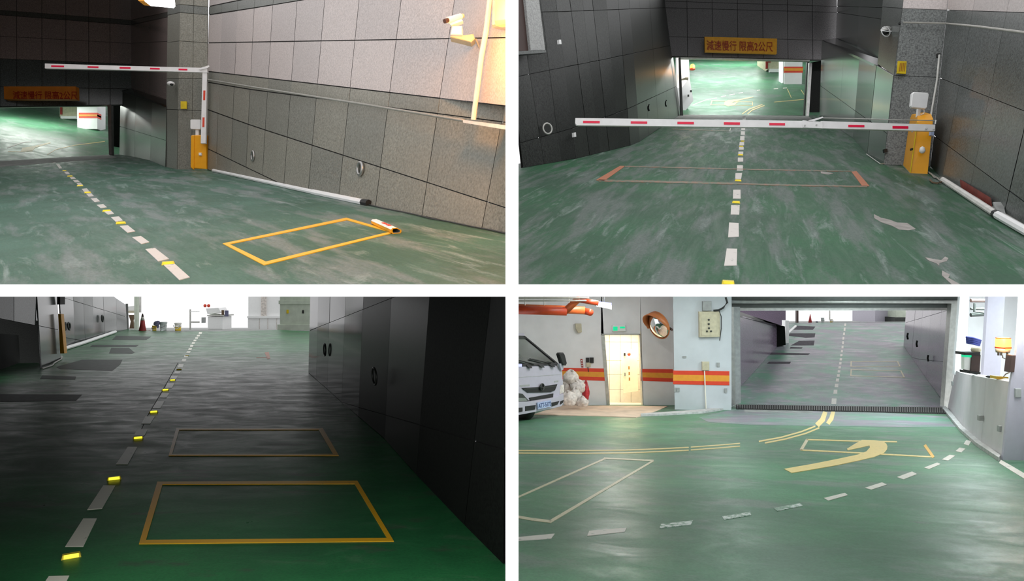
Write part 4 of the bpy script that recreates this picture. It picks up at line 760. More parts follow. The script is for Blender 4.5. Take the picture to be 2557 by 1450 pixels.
g = G().prism(px([(1680, 700), (1826, 700), (1826, 1025), (1685, 1022)], dpil), V((.6, 1.9, 0))); wp = tag(g.build('column', M['pillar_paint'], loc=D(1750, 1024, dpil)), 'broad white pillar with orange bands beside the roller shutter', None, None, 'structure')
pbox('stripe', [(1681, 924.7), (1821, 926.5), (1821, 937), (1681, 935)], dpil, .03, M['stripe_red'], wp, front=.012); pbox('stripe', [(1681, 935), (1821, 937), (1821, 952), (1681, 950)], dpil, .03, M['stripe_gold'], wp, front=.012); pbox('stripe', [(1681, 950), (1821, 952), (1821, 961.5), (1681, 959)], dpil, .03, M['stripe_red'], wp, front=.012)
# doorway and lobby
t = thing('door_frame', 'grey steel door frame of the warm lit lobby', 'door frame', D(1555, 1013, dw))
pbox('jamb', [(1501, 834), (1510, 836), (1523, 1011), (1515, 1011)], dw-.02, .3, M['pale_steel'], t); pbox('jamb', [(1596.5, 834), (1599, 834), (1607.5, 1013), (1605, 1013)], dw-.02, .3, M['pale_steel'], t); pbox('head', [(1501, 833), (1599, 833), (1599, 836.5), (1501, 836.5)], dw-.02, .3, M['pale_steel'], t)
lob = facet_wall('wall_back', 'cream tiled wall inside the warm lit lobby', [(1495, 1016, 1495, 820, 24.2), (1522, 1016, 1522, 820, 24.2), (1549, 1016, 1549, 820, 24.2), (1576, 1016, 1576, 820, 24.2), (1612, 1016, 1612, 820, 24.2)], [plf([(1495, 853), (1612, 853.5)]), plf([(1495, 900), (1612, 900)]), plf([(1495, 935), (1612, 935)]), plf([(1495, 972), (1612, 972)])], lambda k, i: M['tile_cream'], M['joint_grey'], gap=.35, piece='tile')
g = G().prism([D(1480, 828, 22.5), D(1620, 828, 22.5), D(1620, 828, 24.3), D(1480, 828, 24.3)], (0, 0, .05)); tag(g.build('ceiling', M['white_paint']), 'lobby ceiling behind the warm doorway', None, None, 'structure')
g = G().prism([D(1480, 1011.5, 22.4), D(1620, 1011.5, 22.4), D(1620, 1003, 24.3), D(1480, 1003, 24.3)], (0, 0, -.05)); tag(g.build('floor', M['tile_cream']), 'cream lobby floor behind the warm doorway', None, None, 'structure')
for sx in (1494, 1611): tag(G().prism([D(sx, 826, 22.5), D(sx, 826, 24.3), D(sx, 1008, 24.3), D(sx, 1012, 22.5)], (.04, 0, 0)).build('wall_side', M['tile_cream']), 'cream side wall of the warm lit lobby', None, None, 'structure')
t = thing('door', 'cream door leaf standing inside the warm lobby', 'door', D(1575, 985, 23.6))
lf = pbox('leaf', [(1551, 871), (1590, 873), (1594, 976), (1557, 982)], 23.6, .05, M['door_cream'], t, .008); pbox('handle', rect(1559, 930, 1561.5, 938), 23.6, .05, M['steel'], lf, front=.05)
for k in range(3): pbox('lettering', rect(1569+k*.6, 914+k*14, 1572+k*.6, 922+k*14), 23.6, .02, M['notice_ink'], lf, front=.006)
tag(G().lathe([(4*.0132, 0), (4*.0132, .03), (2*.0132, .05)], D(1570.5, 884, 23.5), 16, (0, -1, 0)).build('fire_bell', M['stripe_red'], smooth=True), 'round red bell on the lobby door', 'bell'); tag(pbox('call_button', rect(1558, 881, 1562, 888), 23.55, .04, M['black_rubber'], e=.004), 'small black button beside the red bell', 'button')
t = thing('exit_sign', 'lit exit sign with two green panels over the lobby door', 'sign', D(1546, 827, dw))
pbox('case', [(1529, 812), (1562, 811), (1563, 827), (1530, 827.5)], dw-.12, .12, M['white_plastic'], t, .01); pbox('panel', rect(1531, 815, 1542, 825), dw-.12, .03, M['exit_green'], t, front=.008); pbox('panel', rect(1548, 815, 1560.5, 819.5), dw-.12, .03, M['exit_green'], t, front=.008)
# convex mirror
dm = 20.6; mc = D(1645, 811, dm); ax = V((-.80, -.50, -.33)).normalized(); R = 36*dm/F
t = thing('convex_mirror', 'round convex mirror in an orange hood at the pillar corner', 'mirror', mc)
G().lathe([(R*.97, 0), (R*.85, .05), (R*.6, .1), (R*.3, .125), (.001, .133)], mc, 32, ax, False).build('mirror_face', M['mirror_metal'], t, True)
G().lathe([(.001, -.1), (R*.6, -.08), (R*1.0, -.01), (R*1.03, .03), (R*.97, .035)], mc, 32, ax, False).build('back_shell', M['mirror_orange'], t, True)
a_ = ax.cross(V((0, 0, 1))).normalized(); b_ = a_.cross(ax).normalized()
if b_.z < 0: b_ = -b_
g = G(); vs = []; n_ = 19
for i in range(n_):
    an = math.radians(-15+210*i/(n_-1)); dr = a_*math.cos(an)+b_*math.sin(an); ln = .30*max(.12, math.sin(math.radians(180*i/(n_-1))))**.6
    vs += [mc+dr*R*1.02, mc+dr*R*1.03+ax*ln, mc+dr*R*.99+ax*ln, mc+dr*R*.98]
fs = []
for i in range(n_-1): fs += [[i*4+j, i*4+(j+1) % 4, (i+1)*4+(j+1) % 4, (i+1)*4+j] for j in range(4)]
g.add(vs, fs).build('hood', M['mirror_orange'], t, True)
G().tube([mc-ax*.08, D(1664, 805, dm), D(1667, 816, dm), D(1678, 823, dpil)], .035, 8).build('bracket', M['brown_metal'], t)
# pillar fittings
t = thing('electric_panel', 'beige steel electric panel on the broad white pillar', 'panel box', D(1773, 842, dpil))
pbox('case', [(1746, 777.5), (1798, 777), (1799, 841), (1747, 842)], dpil-.12, .12, M['beige_metal'], t, .01); dr_ = pbox('door', [(1750, 781), (1791, 780.5), (1792, 836), (1751, 837)], dpil-.12, .03, M['beige_metal'], t, .006, front=.015)
for (u, v) in ((1769.5, 798), (1769.5, 808.5), (1770, 819), (1765, 826.5), (1775, 826.5)): G().lathe([(.028, 0), (.028, .03), (.01, .035)], D(u, v, dpil-.13), 10, (0, -1, 0)).build('button', M['dark_steel'], dr_)
tag(pbox('junction_box', rect(1755, 752, 1777, 776), dpil-.1, .1, M['grey_plastic'], e=.01), 'grey junction box above the beige electric panel', 'junction box')
tag(pbox('junction_box', rect(1753.5, 903, 1771.5, 924.5), dpil-.07, .07, M['beige_metal'], e=.01), 'beige switch box above the orange band on the pillar', 'switch box'); tag(pbox('switch_plate', rect(1790.5, 905, 1797.5, 916), dpil-.03, .03, M['grey_plastic'], e=.005), 'small grey switch beside the beige switch box', 'switch')
tag(G().tube([D(1759, 925, dpil-.03), D(1763, 1022, dpil-.03)], .018, 6).build('wall_conduit', M['tile_cream']), 'cream conduit dropping from the beige switch box', 'conduit')
tag(pbox('wall_plate', rect(1705, 889, 1714, 893.5), dpil-.02, .02, M['grey_plastic']), 'small grey plate high on the broad white pillar', 'plate')
for k, (q, lb) in enumerate(((rect(1683, 967.5, 1688, 978), 'narrow grey outlet at the pillar corner under the bands'), (rect(1690, 968, 1697.5, 977.5), 'square grey outlet second from the pillar corner'), (rect(1810, 969.5, 1816, 980), 'grey outlet beside the shutter rail under the bands'))): tag(pbox('outlet', q, dpil-.03, .03, M['grey_plastic']), lb, 'outlet', 'outlets under the pillar bands')
tag(G().tube([D(1812, 742, 20.1), D(1816, 755, 20.1), D(1806, 768, 20.15), D(1795, 774, 20.15), D(1782, 775, 20.15)], .03, 6).build('power_cable', M['cable_black']), 'thick black cable from the shutter box to the electric panel', 'cable')
tag(G().tube([D(1796, 776, 20.15), D(1801, 790, 20.15), D(1801, 820, 20.15), D(1797, 850, 20.2)], .012, 6).build('power_cable', M['cable_black']), 'thin dark cable hanging beside the electric panel', 'cable')
# wall fittings by the doorway
t = thing('twin_switch', 'twin black switches over a beige box beside the lobby door', 'switch', D(1472, 905, dw))
pbox('switch', rect(1463.5, 893, 1471, 904), dw-.05, .05, M['black_rubber'], t); pbox('switch', rect(1472.5, 892.5, 1482.5, 906), dw-.05, .05, M['black_rubber'], t); pbox('box', rect(1463.5, 905, 1475, 916), dw-.05, .05, M['beige_metal'], t); G().tube([D(1468, 916, dw-.03), D(1470, 928, dw-.03)], .01, 6).build('cable', M['dark_steel'], t)
t = thing('wall_label', 'tall red and white label left of the twin switches', 'label', D(1453, 917, dw)); pbox('plate', [(1449.5, 896), (1454.5, 896), (1457, 917), (1452, 917)], dw-.02, .02, M['sign_red'], t)
for k in range(3): pbox('print', [(1451+k*.5, 899+k*6), (1453.5+k*.5, 899+k*6), (1454+k*.5, 902+k*6), (1451.5+k*.5, 902+k*6)], dw-.025, .01, M['white_plastic'], t)
tag(pbox('wall_speaker', [(1437, 808), (1452, 808), (1453, 829), (1444, 831), (1438, 821)], dw-.18, .18, M['beige_metal'], e=.01), 'beige wall speaker under the red pipes', 'speaker')
t = thing('lamp_box', 'violet white glowing lamp box above the exit sign', 'lamp', D(1509, 770, 20.5)); pbox('case', [(1491, 752), (1527, 756), (1527, 762), (1491, 759)], 20.5, .2, M['lamp_violet'], t); pbox('diffuser', [(1491, 759), (1527, 762), (1527, 772), (1510, 768), (1491, 765)], 20.5, .18, M['lamp_white'], t); G().tube([D(1509, 700, 20.6), D(1509, 756, 20.6)], .012, 6).build('hanger', M['pale_steel'], t)
# pipes under the ceiling
t = thing('fire_pipe', 'red fire main pipe bending up under the ceiling', 'pipe', D(1400, 775, 15.5)); kk = 15.5/F
G().tube([D(1285, 773, 15.5), D(1415, 777, 15.5)], 11*kk, 14).build('straight_run', M['pipe_red'], t, True); G().tube([D(1410, 778, 15.5), D(1441, 749, 15.5), D(1448, 747, 15.5)], 9*kk, 14).build('elbow_run', M['pipe_orange'], t, True); G().tube([D(1444, 748, 15.5), D(1494, 757, 15.5)], 6.5*kk, 12).build('branch_run', M['pipe_red'], t, True)
for u in (1311, 1359): G().tube([D(u, 735, 15.5), D(u, 762, 15.5)], .012, 6).build('hanger', M['pale_steel'], t)
t = thing('fire_pipe', 'orange fire pipe ending in an elbow behind the red main', 'pipe', D(1440, 776, 16.5)); kk = 16.5/F
G().tube([D(1285, 768, 16.5), D(1400, 772, 16.5), D(1460, 775, 16.5)], 10*kk, 14).build('straight_run', M['pipe_orange'], t, True); G().tube([D(1420, 700, 16.5), D(1420, 766, 16.5)], .012, 6).build('hanger', M['pale_steel'], t); G().tube([D(1452, 775, 16.5), D(1468, 778, 16.5), D(1475, 780, 16.4)], 8.5*kk, 14).build('elbow', M['pipe_red'], t, True)
for v in (744, 751): tag(G().tube([D(1285, v, 14.5), D(1470, v-1, 15.5)], .02, 6).build('ceiling_rail', M['conduit_grey']), 'thin grey rail under the ceiling, %s of the two' % ('upper' if v == 744 else 'lower'), 'rail')
tag(G().prism([(0.05, 4.73, CAM.z-.037), (4.1, 4.73, CAM.z-.037), (6.0, 6.6, CAM.z+.27), (0.05, 6.6, CAM.z+.27)], (0, 0, .02)).build('ceiling', M['white_paint']), 'front edge of the parking level ceiling', None, None, 'structure')
tag(G().prism([(-4, 6.6, CAM.z+.27), (6.0, 6.6, CAM.z+.27), (19, 24.5, CAM.z+.27), (-4, 24.5, CAM.z+.27)], (0, 0, .06)).build('ceiling', M['white_paint']), 'white ceiling of the parking level', None, None, 'structure')
tag(G().prism([D(2620, 1560, 4.5), D(2620, 1000, 24), D(2620, 690, 24), D(2620, 700, 4.5)], (.15, 0, 0)).build('wall_right', M['white_paint']), 'unseen white outer wall added to keep sky off the parking level', None, None, 'structure')  # added beyond view so no sky reaches in on this side
tag(G().prism(px([(1600, 690), (2640, 690), (2640, 742), (1600, 742)], 23.6), BACK*.3).build('wall_back', M['white_paint']), 'white wall strip above the roller shutter', None, None, 'structure')
# roller shutter
t = thing('roller_shutter', 'rolled up steel shutter over the ramp opening', 'shutter', D(2100, 768, 21.4))
pbox('drum_cover', rect(1815, 720, 2398, 751), 21.3, .6, M['dark_steel'], t); G().tube([D(1818, 753.5, 21.2), D(2396, 753.5, 21.2)], 4*21.2/F, 12).build('bottom_bar', M['pale_steel'], t, True)
pbox('lintel', rect(1818, 757, 2385, 768), 21.6, .5, M['dark_steel'], t); pbox('trim', [(1836, 766), (2380, 766), (2380, 774.5), (1836, 775.5)], 22.2, .2, M['pale_steel'], t)
pbox('guide_rail', [(1822, 766), (1832, 766), (1836, 1010), (1826, 1012)], 21.1, .15, M['steel'], t); pbox('side_post', [(1832, 766), (1848, 766), (1850, 1006), (1836, 1010)], 21.5, .3, M['grey_plastic'], t)
pbox('guide_rail', [(2376, 755), (2395, 755), (2374, 1020), (2357, 1016)], 21.4, .2, M['pale_steel'], t)
t = thing('drain_grate', 'black floor grating across the foot of the ramp', 'grate', f4(2100, 1016))
g = G().prism([f4(*p)+f4.n*.01 for p in ((1838, 1010.5), (2362, 1018), (2364, 1034), (1838, 1022))], -f4.n*.03); g.build('frame', M['joint_dark'], t)
g = G()
for i in range(90):
    u = 1841+i*5.8; s0 = 1011+(u-1840)*.0145; g.prism([f4(*p)+f4.n*.03 for p in ((u, s0), (u+2.6, s0), (u+2.6, s0+10.5+(u-1840)*.008), (u, s0+10.5+(u-1840)*.008))], -f4.n*.02)
o = g.build('grate_bars', M['dark_steel'], t); o['kind'] = 'stuff'
# tunnel
facet_wall('wall_right', 'violet grey granite wall beside the ramp out of the parking level', [(2360, 1008, 2381, 764, 22.5)]+[(u, v, uh, 766, fr.depth(u, v)) for (u, v, uh) in ((2336, 976, 2352, ), (2312, 944, 2326), (2293, 916, 2305), (2276, 892, 2286), (2256, 863, 2263))], [plf([(2263, 805), (2375, 772)]), plf([(2280, 895), (2378, 905)])], lambda k, i: M['granite_violet'], M['joint_dark'], gap=.35)
for (u, v, wd) in ((2267, 839, 'farthest up the ramp'), (2290, 858, 'middle of three'), (2318, 894, 'lowest on the ramp')): tag(G().tube([D(u, v-8, 25), D(u-1.5, v, 25), D(u, v+8, 25)], .03, 6).build('wall_loop', M['granite_gloom']), 'dark loop on the violet granite tunnel wall, '+wd, 'loop', 'loops on the violet tunnel wall')
facet_wall('wall_left', 'violet grey dado wall along the ramp out of the parking level', [(1848, 966, 1846, 786, fr.depth(1848, 966)), (1880, 932, 1880, 796, fr.depth(1880, 932)), (1912, 896, 1912, 805, fr.depth(1912, 896)), (1940, 866, 1940, 813, fr.depth(1940, 866))], [], lambda k, i: M['granite_violet'], M['joint_dark'], gap=.35)
tag(G().prism([D(1844, 777, 24.3), D(1938, 808, 30), D(1962, 815, 30.5), D(1940, 815, 30), D(1844, 790, 24.3)], (-.02, .1, 0)).build('trim_3', M['granite_gloom']), 'dark sloping coping along the tunnel dado', None, None, 'structure')
tag(pbox('column', [(1938, 811), (1960, 815), (1962, 861), (1938, 866)], 30.3, .4, M['granite_gloom']), 'dark block ending the tunnel dado', None, None, 'structure')
tag(pbox('wall_left', [(1846, 745), (1962, 745), (1962, 816), (1846, 790)], 33.5, .2, M['granite_violet']), 'violet wall behind the sloping tunnel coping', None, None, 'structure')
tag(G().tube([D(1969, 830, 32), D(1987, 813.5, 33)], .05).build('floor_conduit', M['white_plastic']), 'white conduit beside the ramp seen from the parking level', 'conduit')
tag(pbox('column', rect(1961, 800, 1970, 858), 31, .4, M['facade_pale']), 'pale pier end on the far ramp', None, None, 'structure')
for q in ([(2077, 994.5), (2089, 994.5), (2088, 1008), (2076, 1008)], [(2082, 973), (2091, 973), (2090.5, 983), (2081, 983)], [(2085, 958), (2093.5, 958), (2093, 966.5), (2084, 966.5)], [(2088, 945), (2095.5, 945), (2095, 952.5), (2087, 952.5)], [(2090, 934), (2097, 934), (2096.5, 941), (2089.5, 941)], [(2092, 924), (2098.5, 924), (2098, 930), (2091.5, 930)], [(2094, 914), (2100, 914), (2099.5, 920), (2093.5, 920)], [(2095.5, 904), (2101.5, 904), (2101, 910), (2095, 910)], [(2097, 894), (2103, 894), (2102.5, 900), (2096.5, 900)], [(2098.5, 884), (2104, 884), (2103.5, 890), (2098, 890)],
          [(2100, 874), (2105, 874), (2104.5, 880), (2099.5, 880)], [(2101.5, 863), (2106.5, 863), (2106, 870), (2101, 870)], [(2103, 852), (2107.5, 852), (2107, 859), (2102.5, 859)], [(2104, 841), (2108.5, 841), (2108, 848), (2103.5, 848)], [(2105.5, 830), (2110, 830), (2109.5, 837), (2105, 837)], [(2107, 818), (2111.5, 818), (2111, 826), (2106.5, 826)], [(2108.5, 807.5), (2113, 807.5), (2112.5, 814), (2108, 814)]): decal('lane_dash', q, fr, M['paint_white'], fl4r)
frame_decal('painted_rectangle', [(2124, 902), (2243, 902), (2249, 915), (2123.5, 915)], [(2127, 903.2), (2240, 903.2), (2245, 914), (2126.5, 914)], fr, M['paint_pale'], fl4r); frame_decal('painted_rectangle', [(2124, 922), (2251, 925), (2260, 942.5), (2123, 938.5)], [(2127, 923.2), (2248, 926.2), (2255.5, 941), (2126, 937.2)], fr, M['paint_pale'], fl4r)
for q in ([(1995, 851), (2034, 850), (2032, 862), (1975, 862)], [(1974, 866), (2004, 867), (2002, 870), (1972, 870)], [(1925, 880), (2023, 882), (2018, 886), (1920, 885)], [(1920, 903), (1975, 903), (1972, 908), (1915, 908)], [(1985, 813), (2036, 815), (2030, 823), (1978, 823)], [(1972, 832), (2036, 832), (2034, 842), (2012, 843), (1968, 838)]): decal('dark_patch', q, fr, M['slope_patch'], fl4r, .003)
t = thing('traffic_cone', 'small dark cone silhouetted at the top of the tunnel ramp', 'traffic cone', D(2023, 809, 36)); kk = 36/F
G().lathe([(5.2*kk, 0), (3*kk, 12*kk), (.6*kk, 25*kk)], D(2023, 809, 36)).build('body', M['cone_red'], t, True); pbox('base', rect(2018, 807.5, 2028.5, 809.5), 36, .2, M['brown_metal'], t)
bucket(2039.5, 809, 2.6, 7, 'rag_blue', 'rag_blue', 'tiny dark bucket in the bright opening nearest the cone', 36); bucket(2054, 809, 4, 16, 'bucket_grey', 'bucket_grey', 'tall grey bucket in the bright opening', 36); bucket(2076, 809, 3.6, 13, 'bucket_yellow', 'bucket_white', 'brownish bucket in the bright opening farthest from the cone', 36)
t = thing('building', 'pale violet building corner in the bright tunnel opening', 'building', D(2212, 804, 45)); pbox('wall', rect(2185, 740, 2240, 806), 45, 3, M['truck_white'], t); pbox('pier', rect(2238, 740, 2262, 805), 44, 2, M['kiosk_green'], t); pbox('plinth', rect(2235, 792, 2264, 805), 43.8, 2, M['dark_steel'], t)
tag(pbox('street_post', rect(1990, 740, 1994, 808), 37, .2, M['brown_metal']), 'dark post in the bright tunnel opening', 'post'); tag(pbox('street_post', rect(2072, 772, 2073.5, 800), 40, .1, M['pale_steel']), 'thin pale post in the bright tunnel opening', 'post')
# guard booth
dado = [(2366, 1019, 2385, 924, f4.depth(2366, 1019)), (2382, 1043, 2399, 930, f4.depth(2382, 1043)), (2410, 1077, 2424, 936, f4.depth(2410, 1077)), (2450, 1112, 2462, 943, f4.depth(2450, 1112)), (2505, 1148, 2524, 953, f4.depth(2505, 1148))]
facet_wall('wall_side', 'curved white dado wall of the guard booth', dado, [], lambda k, i: M['dado_paint'], M['dado_paint'], gap=0)
g = G(); top = [D(a[2], a[3], a[4]) for a in dado]; inn = [p+V((.25, .3, 0)) for p in top]
for i in range(4): g.prism([top[i], top[i+1], inn[i+1], inn[i]], (0, 0, -.04))
tag(g.build('window_sill', M['white_paint'], loc=top[0]), 'white curved sill of the guard booth window', None, None, 'structure')
tag(G().prism(px([(2550, 690), (2640, 690), (2640, 1158), (2504, 1148), (2524, 953), (2538, 880)], 10.45), BACK*.04).build('column', M['truck_white'], loc=D(2530, 1150, 10.45)), 'grey white pillar at the near end of the guard booth', None, None, 'structure')
tag(pbox('wall_back', rect(2380, 690, 2640, 1000), 21.5, .2, M['white_paint']), 'bright inner wall of the guard booth', None, None, 'structure')
tag(G().prism(px([(2400, 700), (2422, 700), (2412, 945), (2383, 935)], 20.2), BACK*.1).build('column', M['white_paint'], loc=D(2400, 940, 20.2)), 'white column at the far end of the booth window', None, None, 'structure')
tag(G().prism(px([(2470, 700), (2512, 700), (2496, 960), (2454, 955)], 16.2), BACK*.1).build('column', M['truck_white'], loc=D(2480, 955, 16.2)), 'pale column standing inside the guard booth', None, None, 'structure')
for k, (v0, v1, th) in enumerate(((750, 750, .045), (770.5, 770.5, .03), (778, 784, .05))): tag(G().tube([D(2424, v0 if k != 2 else 786, 17.5), D(2471 if k else 2472, v1 if k != 2 else 783, 17.5)], th, 8).build('booth_pipe', M['brown_metal' if k == 0 else 'dark_steel']), '%s dark pipe high inside the guard booth' % ('topmost', 'middle', 'lowest')[k], 'pipe', 'pipes inside the booth')
tag(G().tube([D(2434, 757, 17.4), D(2433, 777, 17.4), D(2445, 778, 17.4), D(2470, 784, 17.4)], .03, 6).build('booth_pipe', M['dark_steel']), 'bent dark pipe joining the pipes inside the booth', 'pipe', 'pipes inside the booth')
g = G()
for i in range(4): g.tube([D(2412+i*.4, 841+i*4.6, 14.5), D(2430, 844+i*4.6, 14.4), D(2449-i*1.2, 850+i*3.9, 14.5)], 2.6*14.5/F, 8)
tag(g.build('towel_rack', M['towel_blue'], smooth=True), 'blue ribbed tray hanging in the booth window', 'tray')
ds = 14.0
t = thing('intercom', 'dark monitor stand on the booth sill under the blue tray', 'monitor', D(2430, 932, ds)); pbox('top', [(2409, 879), (2449, 879), (2449, 887), (2409, 886)], ds, .3, M['black_rubber'], t, .01); pbox('side', [(2427, 886), (2449, 886), (2446, 930), (2424, 926)], ds+.02, .25, M['brown_metal'], t); pbox('screen', [(2408, 888), (2426, 888), (2423, 925), (2408, 922)], ds+.05, .1, M['white_plastic'], t); pbox('frame_strip', [(2408, 886), (2427, 886), (2426, 892), (2408, 891)], ds+.03, .1, M['exit_green'], t); pbox('foot', [(2420, 926), (2450, 929), (2449, 935), (2420, 932)], ds, .3, M['black_rubber'], t, .01)
tag(G().lathe([(.07, 0), (.09, .04), (.08, .09), (.02, .11)], D(2437, 879, ds+.1), 14).build('ashtray', M['beige_metal'], smooth=True), 'small round tin on top of the dark monitor stand', 'tin')
t = thing('beacon', 'glowing orange beacon hanging by the booth window', 'beacon', D(2504, 881, 10.9)); kk = 10.9/F
G().lathe([(16.5*kk, 0), (17*kk, 10*kk), (16.5*kk, 26*kk), (14*kk, 29*kk)], D(2505, 872, 10.9), 20).build('dome', M['lamp_amber'], t, True); G().lathe([(17.5*kk, 0), (17.5*kk, 3.5*kk), (15*kk, 4*kk)], D(2505, 869, 10.9), 20).build('collar', M['stripe_red'], t, True); G().lathe([(15*kk, 0), (16.5*kk, 11*kk)], D(2504, 880, 10.9), 20).build('base', M['beige_metal'], t, True); G().lathe([(15*kk, 0), (17*kk, 2.5*kk)], D(2505, 845.5, 10.9), 20).build('cap', M['stripe_red'], t, True)
for u in (2493, 2500, 2515): G().tube([D(u, 879, 10.8), D(u, 887, 10.8)], .014, 6).build('foot_bolt', M['dark_steel'], t)
G().tube([D(2503, 886, 10.9), D(2504, 893, 10.9), D(2512, 896, 10.9), D(2525, 898, 10.9), D(2528, 899, 10.6)], .008, 6).build('cable', M['steel'], t)
point(D(2512, 855, 10.6), 7, (1, .42, .1), .1)
tag(pbox('control_box', [(2526, 887), (2537, 887), (2533, 929), (2521, 929)], 10.42, .12, M['brown_metal'], e=.005), 'dark control box on the pillar under the orange beacon', 'box')
t = thing('tape_dispenser', 'brass coloured tray with a wire on the booth sill', 'tray', D(2503, 948, 11.3)); pbox('tray', [(2488, 939), (2519, 941), (2518, 949), (2488, 946)], 11.3, .15, M['yellow_fitting'], t, .005); G().tube([D(2506, 940, 11.2), D(2512, 933, 11.2), D(2520, 930, 11.0)], .01, 6).build('wire', M['steel'], t)
tag(G().ball(D(2469, 940, 12.0), V((.045, 0, 0)), V((0, .05, 0)), V((0, 0, .018))).build('computer_mouse', M['black_rubber'], smooth=True), 'small black mouse shaped object on the booth sill', 'mouse')
for k, (q, d, lb) in enumerate(((rect(2378, 952, 2382, 963), 19.5, 'far grey plate on the curved booth dado'), (rect(2445, 1037, 2457, 1050), 12.1, 'middle grey plate on the curved booth dado'), (rect(2495, 1063, 2507, 1078), 10.75, 'low grey plate on the dado beside the booth pillar'), (rect(2536, 970, 2551, 992), 10.42, 'large grey plate on the booth pillar'))): tag(pbox('wall_plate', q, d, .05, M['grey_plastic'], e=.006), lb, 'plate', 'plates on the booth')
# kerbs
def kerb(name, pts, w_, fl, mat, lb):
    o = line_decal(name, pts, w_, fl, mat, None, .05); o.name = name; return tag(o, lb, None, None, 'structure')
line_decal('kerb', [(1600, 1038), (1690, 1033), (1756, 1028.5), (1800, 1022), (1826, 1013), (1850, 1003)], [3, 5, 6, 6, 5, 4], f4, M['curb_pale'], fl4, .05)
line_decal('kerb', [(2357, 1020), (2374, 1040), (2400, 1073), (2440, 1109), (2470, 1130), (2497, 1149)], [9, 10, 10, 10, 9, 8], f4, M['curb_pale'], fl4, .06)
line_decal('painted_line', [(2497, 1152), (2530, 1172), (2590, 1208)], [9, 11, 12], f4, M['paint_white'], fl4)
decal('dark_patch', [(1745, 1042), (1770, 1036), (1850, 1018), (2000, 1024), (2200, 1030), (2365, 1040), (2388, 1066), (2300, 1066), (2050, 1064), (1860, 1060), (1770, 1054)], f4, M['floor_slope'], fl4, .003)
decal('pale_patch', [(1858, 1019), (2032, 1022), (2028, 1032), (1860, 1028)], f4, M['concrete'], fl4, .006)
# floor marks
for off, a in ((0, 0), (1, 7)):
    line_decal('painted_line', [(1290, 1125+a*.9), (1450, 1125+a), (1560, 1124+a), (1650, 1120.5+a), (1720, 1117+a)], 2.6, f4, M['paint_cream'], fl4); line_decal('painted_line', [(1725, 1116.5+a), (1795, 1111.5+a), (1848, 1107+a)], 2.4, f4, M['paint_cream'], fl4)
line_decal('painted_line', [(1895, 1102), (1950, 1092), (2000, 1078), (2036, 1064)], 3.4, f4, M['paint_cream'], fl4); line_decal('painted_line', [(1910, 1106), (1962, 1096), (2012, 1082), (2046, 1068)], 3.4, f4, M['paint_cream'], fl4)
line_decal('painted_line', [(2040, 1062), (2054, 1048), (2061, 1028)], [13, 13, 11], f4, M['paint_cream'], fl4); line_decal('painted_line', [(2067, 1058), (2076, 1045), (2081, 1026)], [10, 11, 9], f4, M['paint_cream'], fl4)
line_decal('painted_line', [(1513, 1144), (1400, 1194), (1290, 1243)], 4, f4, M['paint_pale'], fl4); line_decal('painted_line', [(1508, 1144), (1570, 1147), (1632, 1150)], 3.5, f4, M['paint_pale'], fl4); line_decal('painted_line', [(1632, 1150), (1500, 1228), (1373, 1303)], [4, 5.5, 7], f4, M['paint_pale'], fl4); line_decal('painted_line', [(1377, 1302.5), (1330, 1297), (1290, 1290)], 6, f4, M['paint_pale'], fl4)
line_decal('painted_line', [(2000, 1124), (2016, 1097)], 7, f4, M['paint_pale'], fl4); line_decal('painted_line', [(2014, 1097.5), (2130, 1101), (2240, 1103)], 3, f4, M['paint_cream'], fl4); line_decal('painted_line', [(1999, 1123.5), (2150, 1131), (2330, 1141)], 3, f4, M['paint_cream'], fl4); line_decal('painted_line', [(2309, 1111), (2331, 1142)], 7, f4, M['paint_gold'], fl4)
def rz(x, y): return (1917+x/3.995, 1090+y/3.995)
g = G(); A = [rz(*p) for p in ((165, 325), (450, 275), (700, 225), (900, 182), (985, 150), (1020, 110), (1015, 92), (800, 138), (790, 125), (870, 75), (940, 35), (1060, 38), (1150, 48), (1185, 75), (1195, 100), (1190, 130), (1160, 165), (1060, 205), (900, 242), (700, 285), (450, 330), (240, 365))]
decal('painted_arrow', A, f4, M['paint_cream'], fl4, .008)
for k, q in enumerate(([(1290, 1342), (1385, 1333), (1376, 1345), (1290, 1350.5)], [(1471.5, 1326), (1565, 1318), (1560, 1328), (1466.5, 1338)], [(1650.5, 1309), (1730.5, 1300), (1725.5, 1310), (1647, 1319)], [(1803, 1290), (1873, 1278), (1876, 1286.5), (1808, 1298)])): decal('lane_dash', q, f4, M['paint_white' if k < 2 else 'paint_white_worn'], fl4)
for k, q in enumerate(([(60, 715), (320, 668), (350, 690), (95, 745)], [(560, 615), (770, 563), (800, 585), (605, 640)], [(970, 512), (1140, 458), (1190, 480), (1035, 530)], [(1290, 405), (1440, 350), (1490, 375), (1355, 428)], [(1560, 310), (1690, 260), (1725, 275), (1610, 325)], [(1735, 230), (1815, 182), (1872, 190), (1800, 240)], [(1875, 145), (1915, 110), (1972, 122), (1930, 160)], [(1955, 75), (1980, 35), (2030, 45), (2005, 90)])): decal('lane_dash', [rz(*p) for p in q], f4, M['paint_white_worn' if k == 0 else 'paint_white'], fl4)
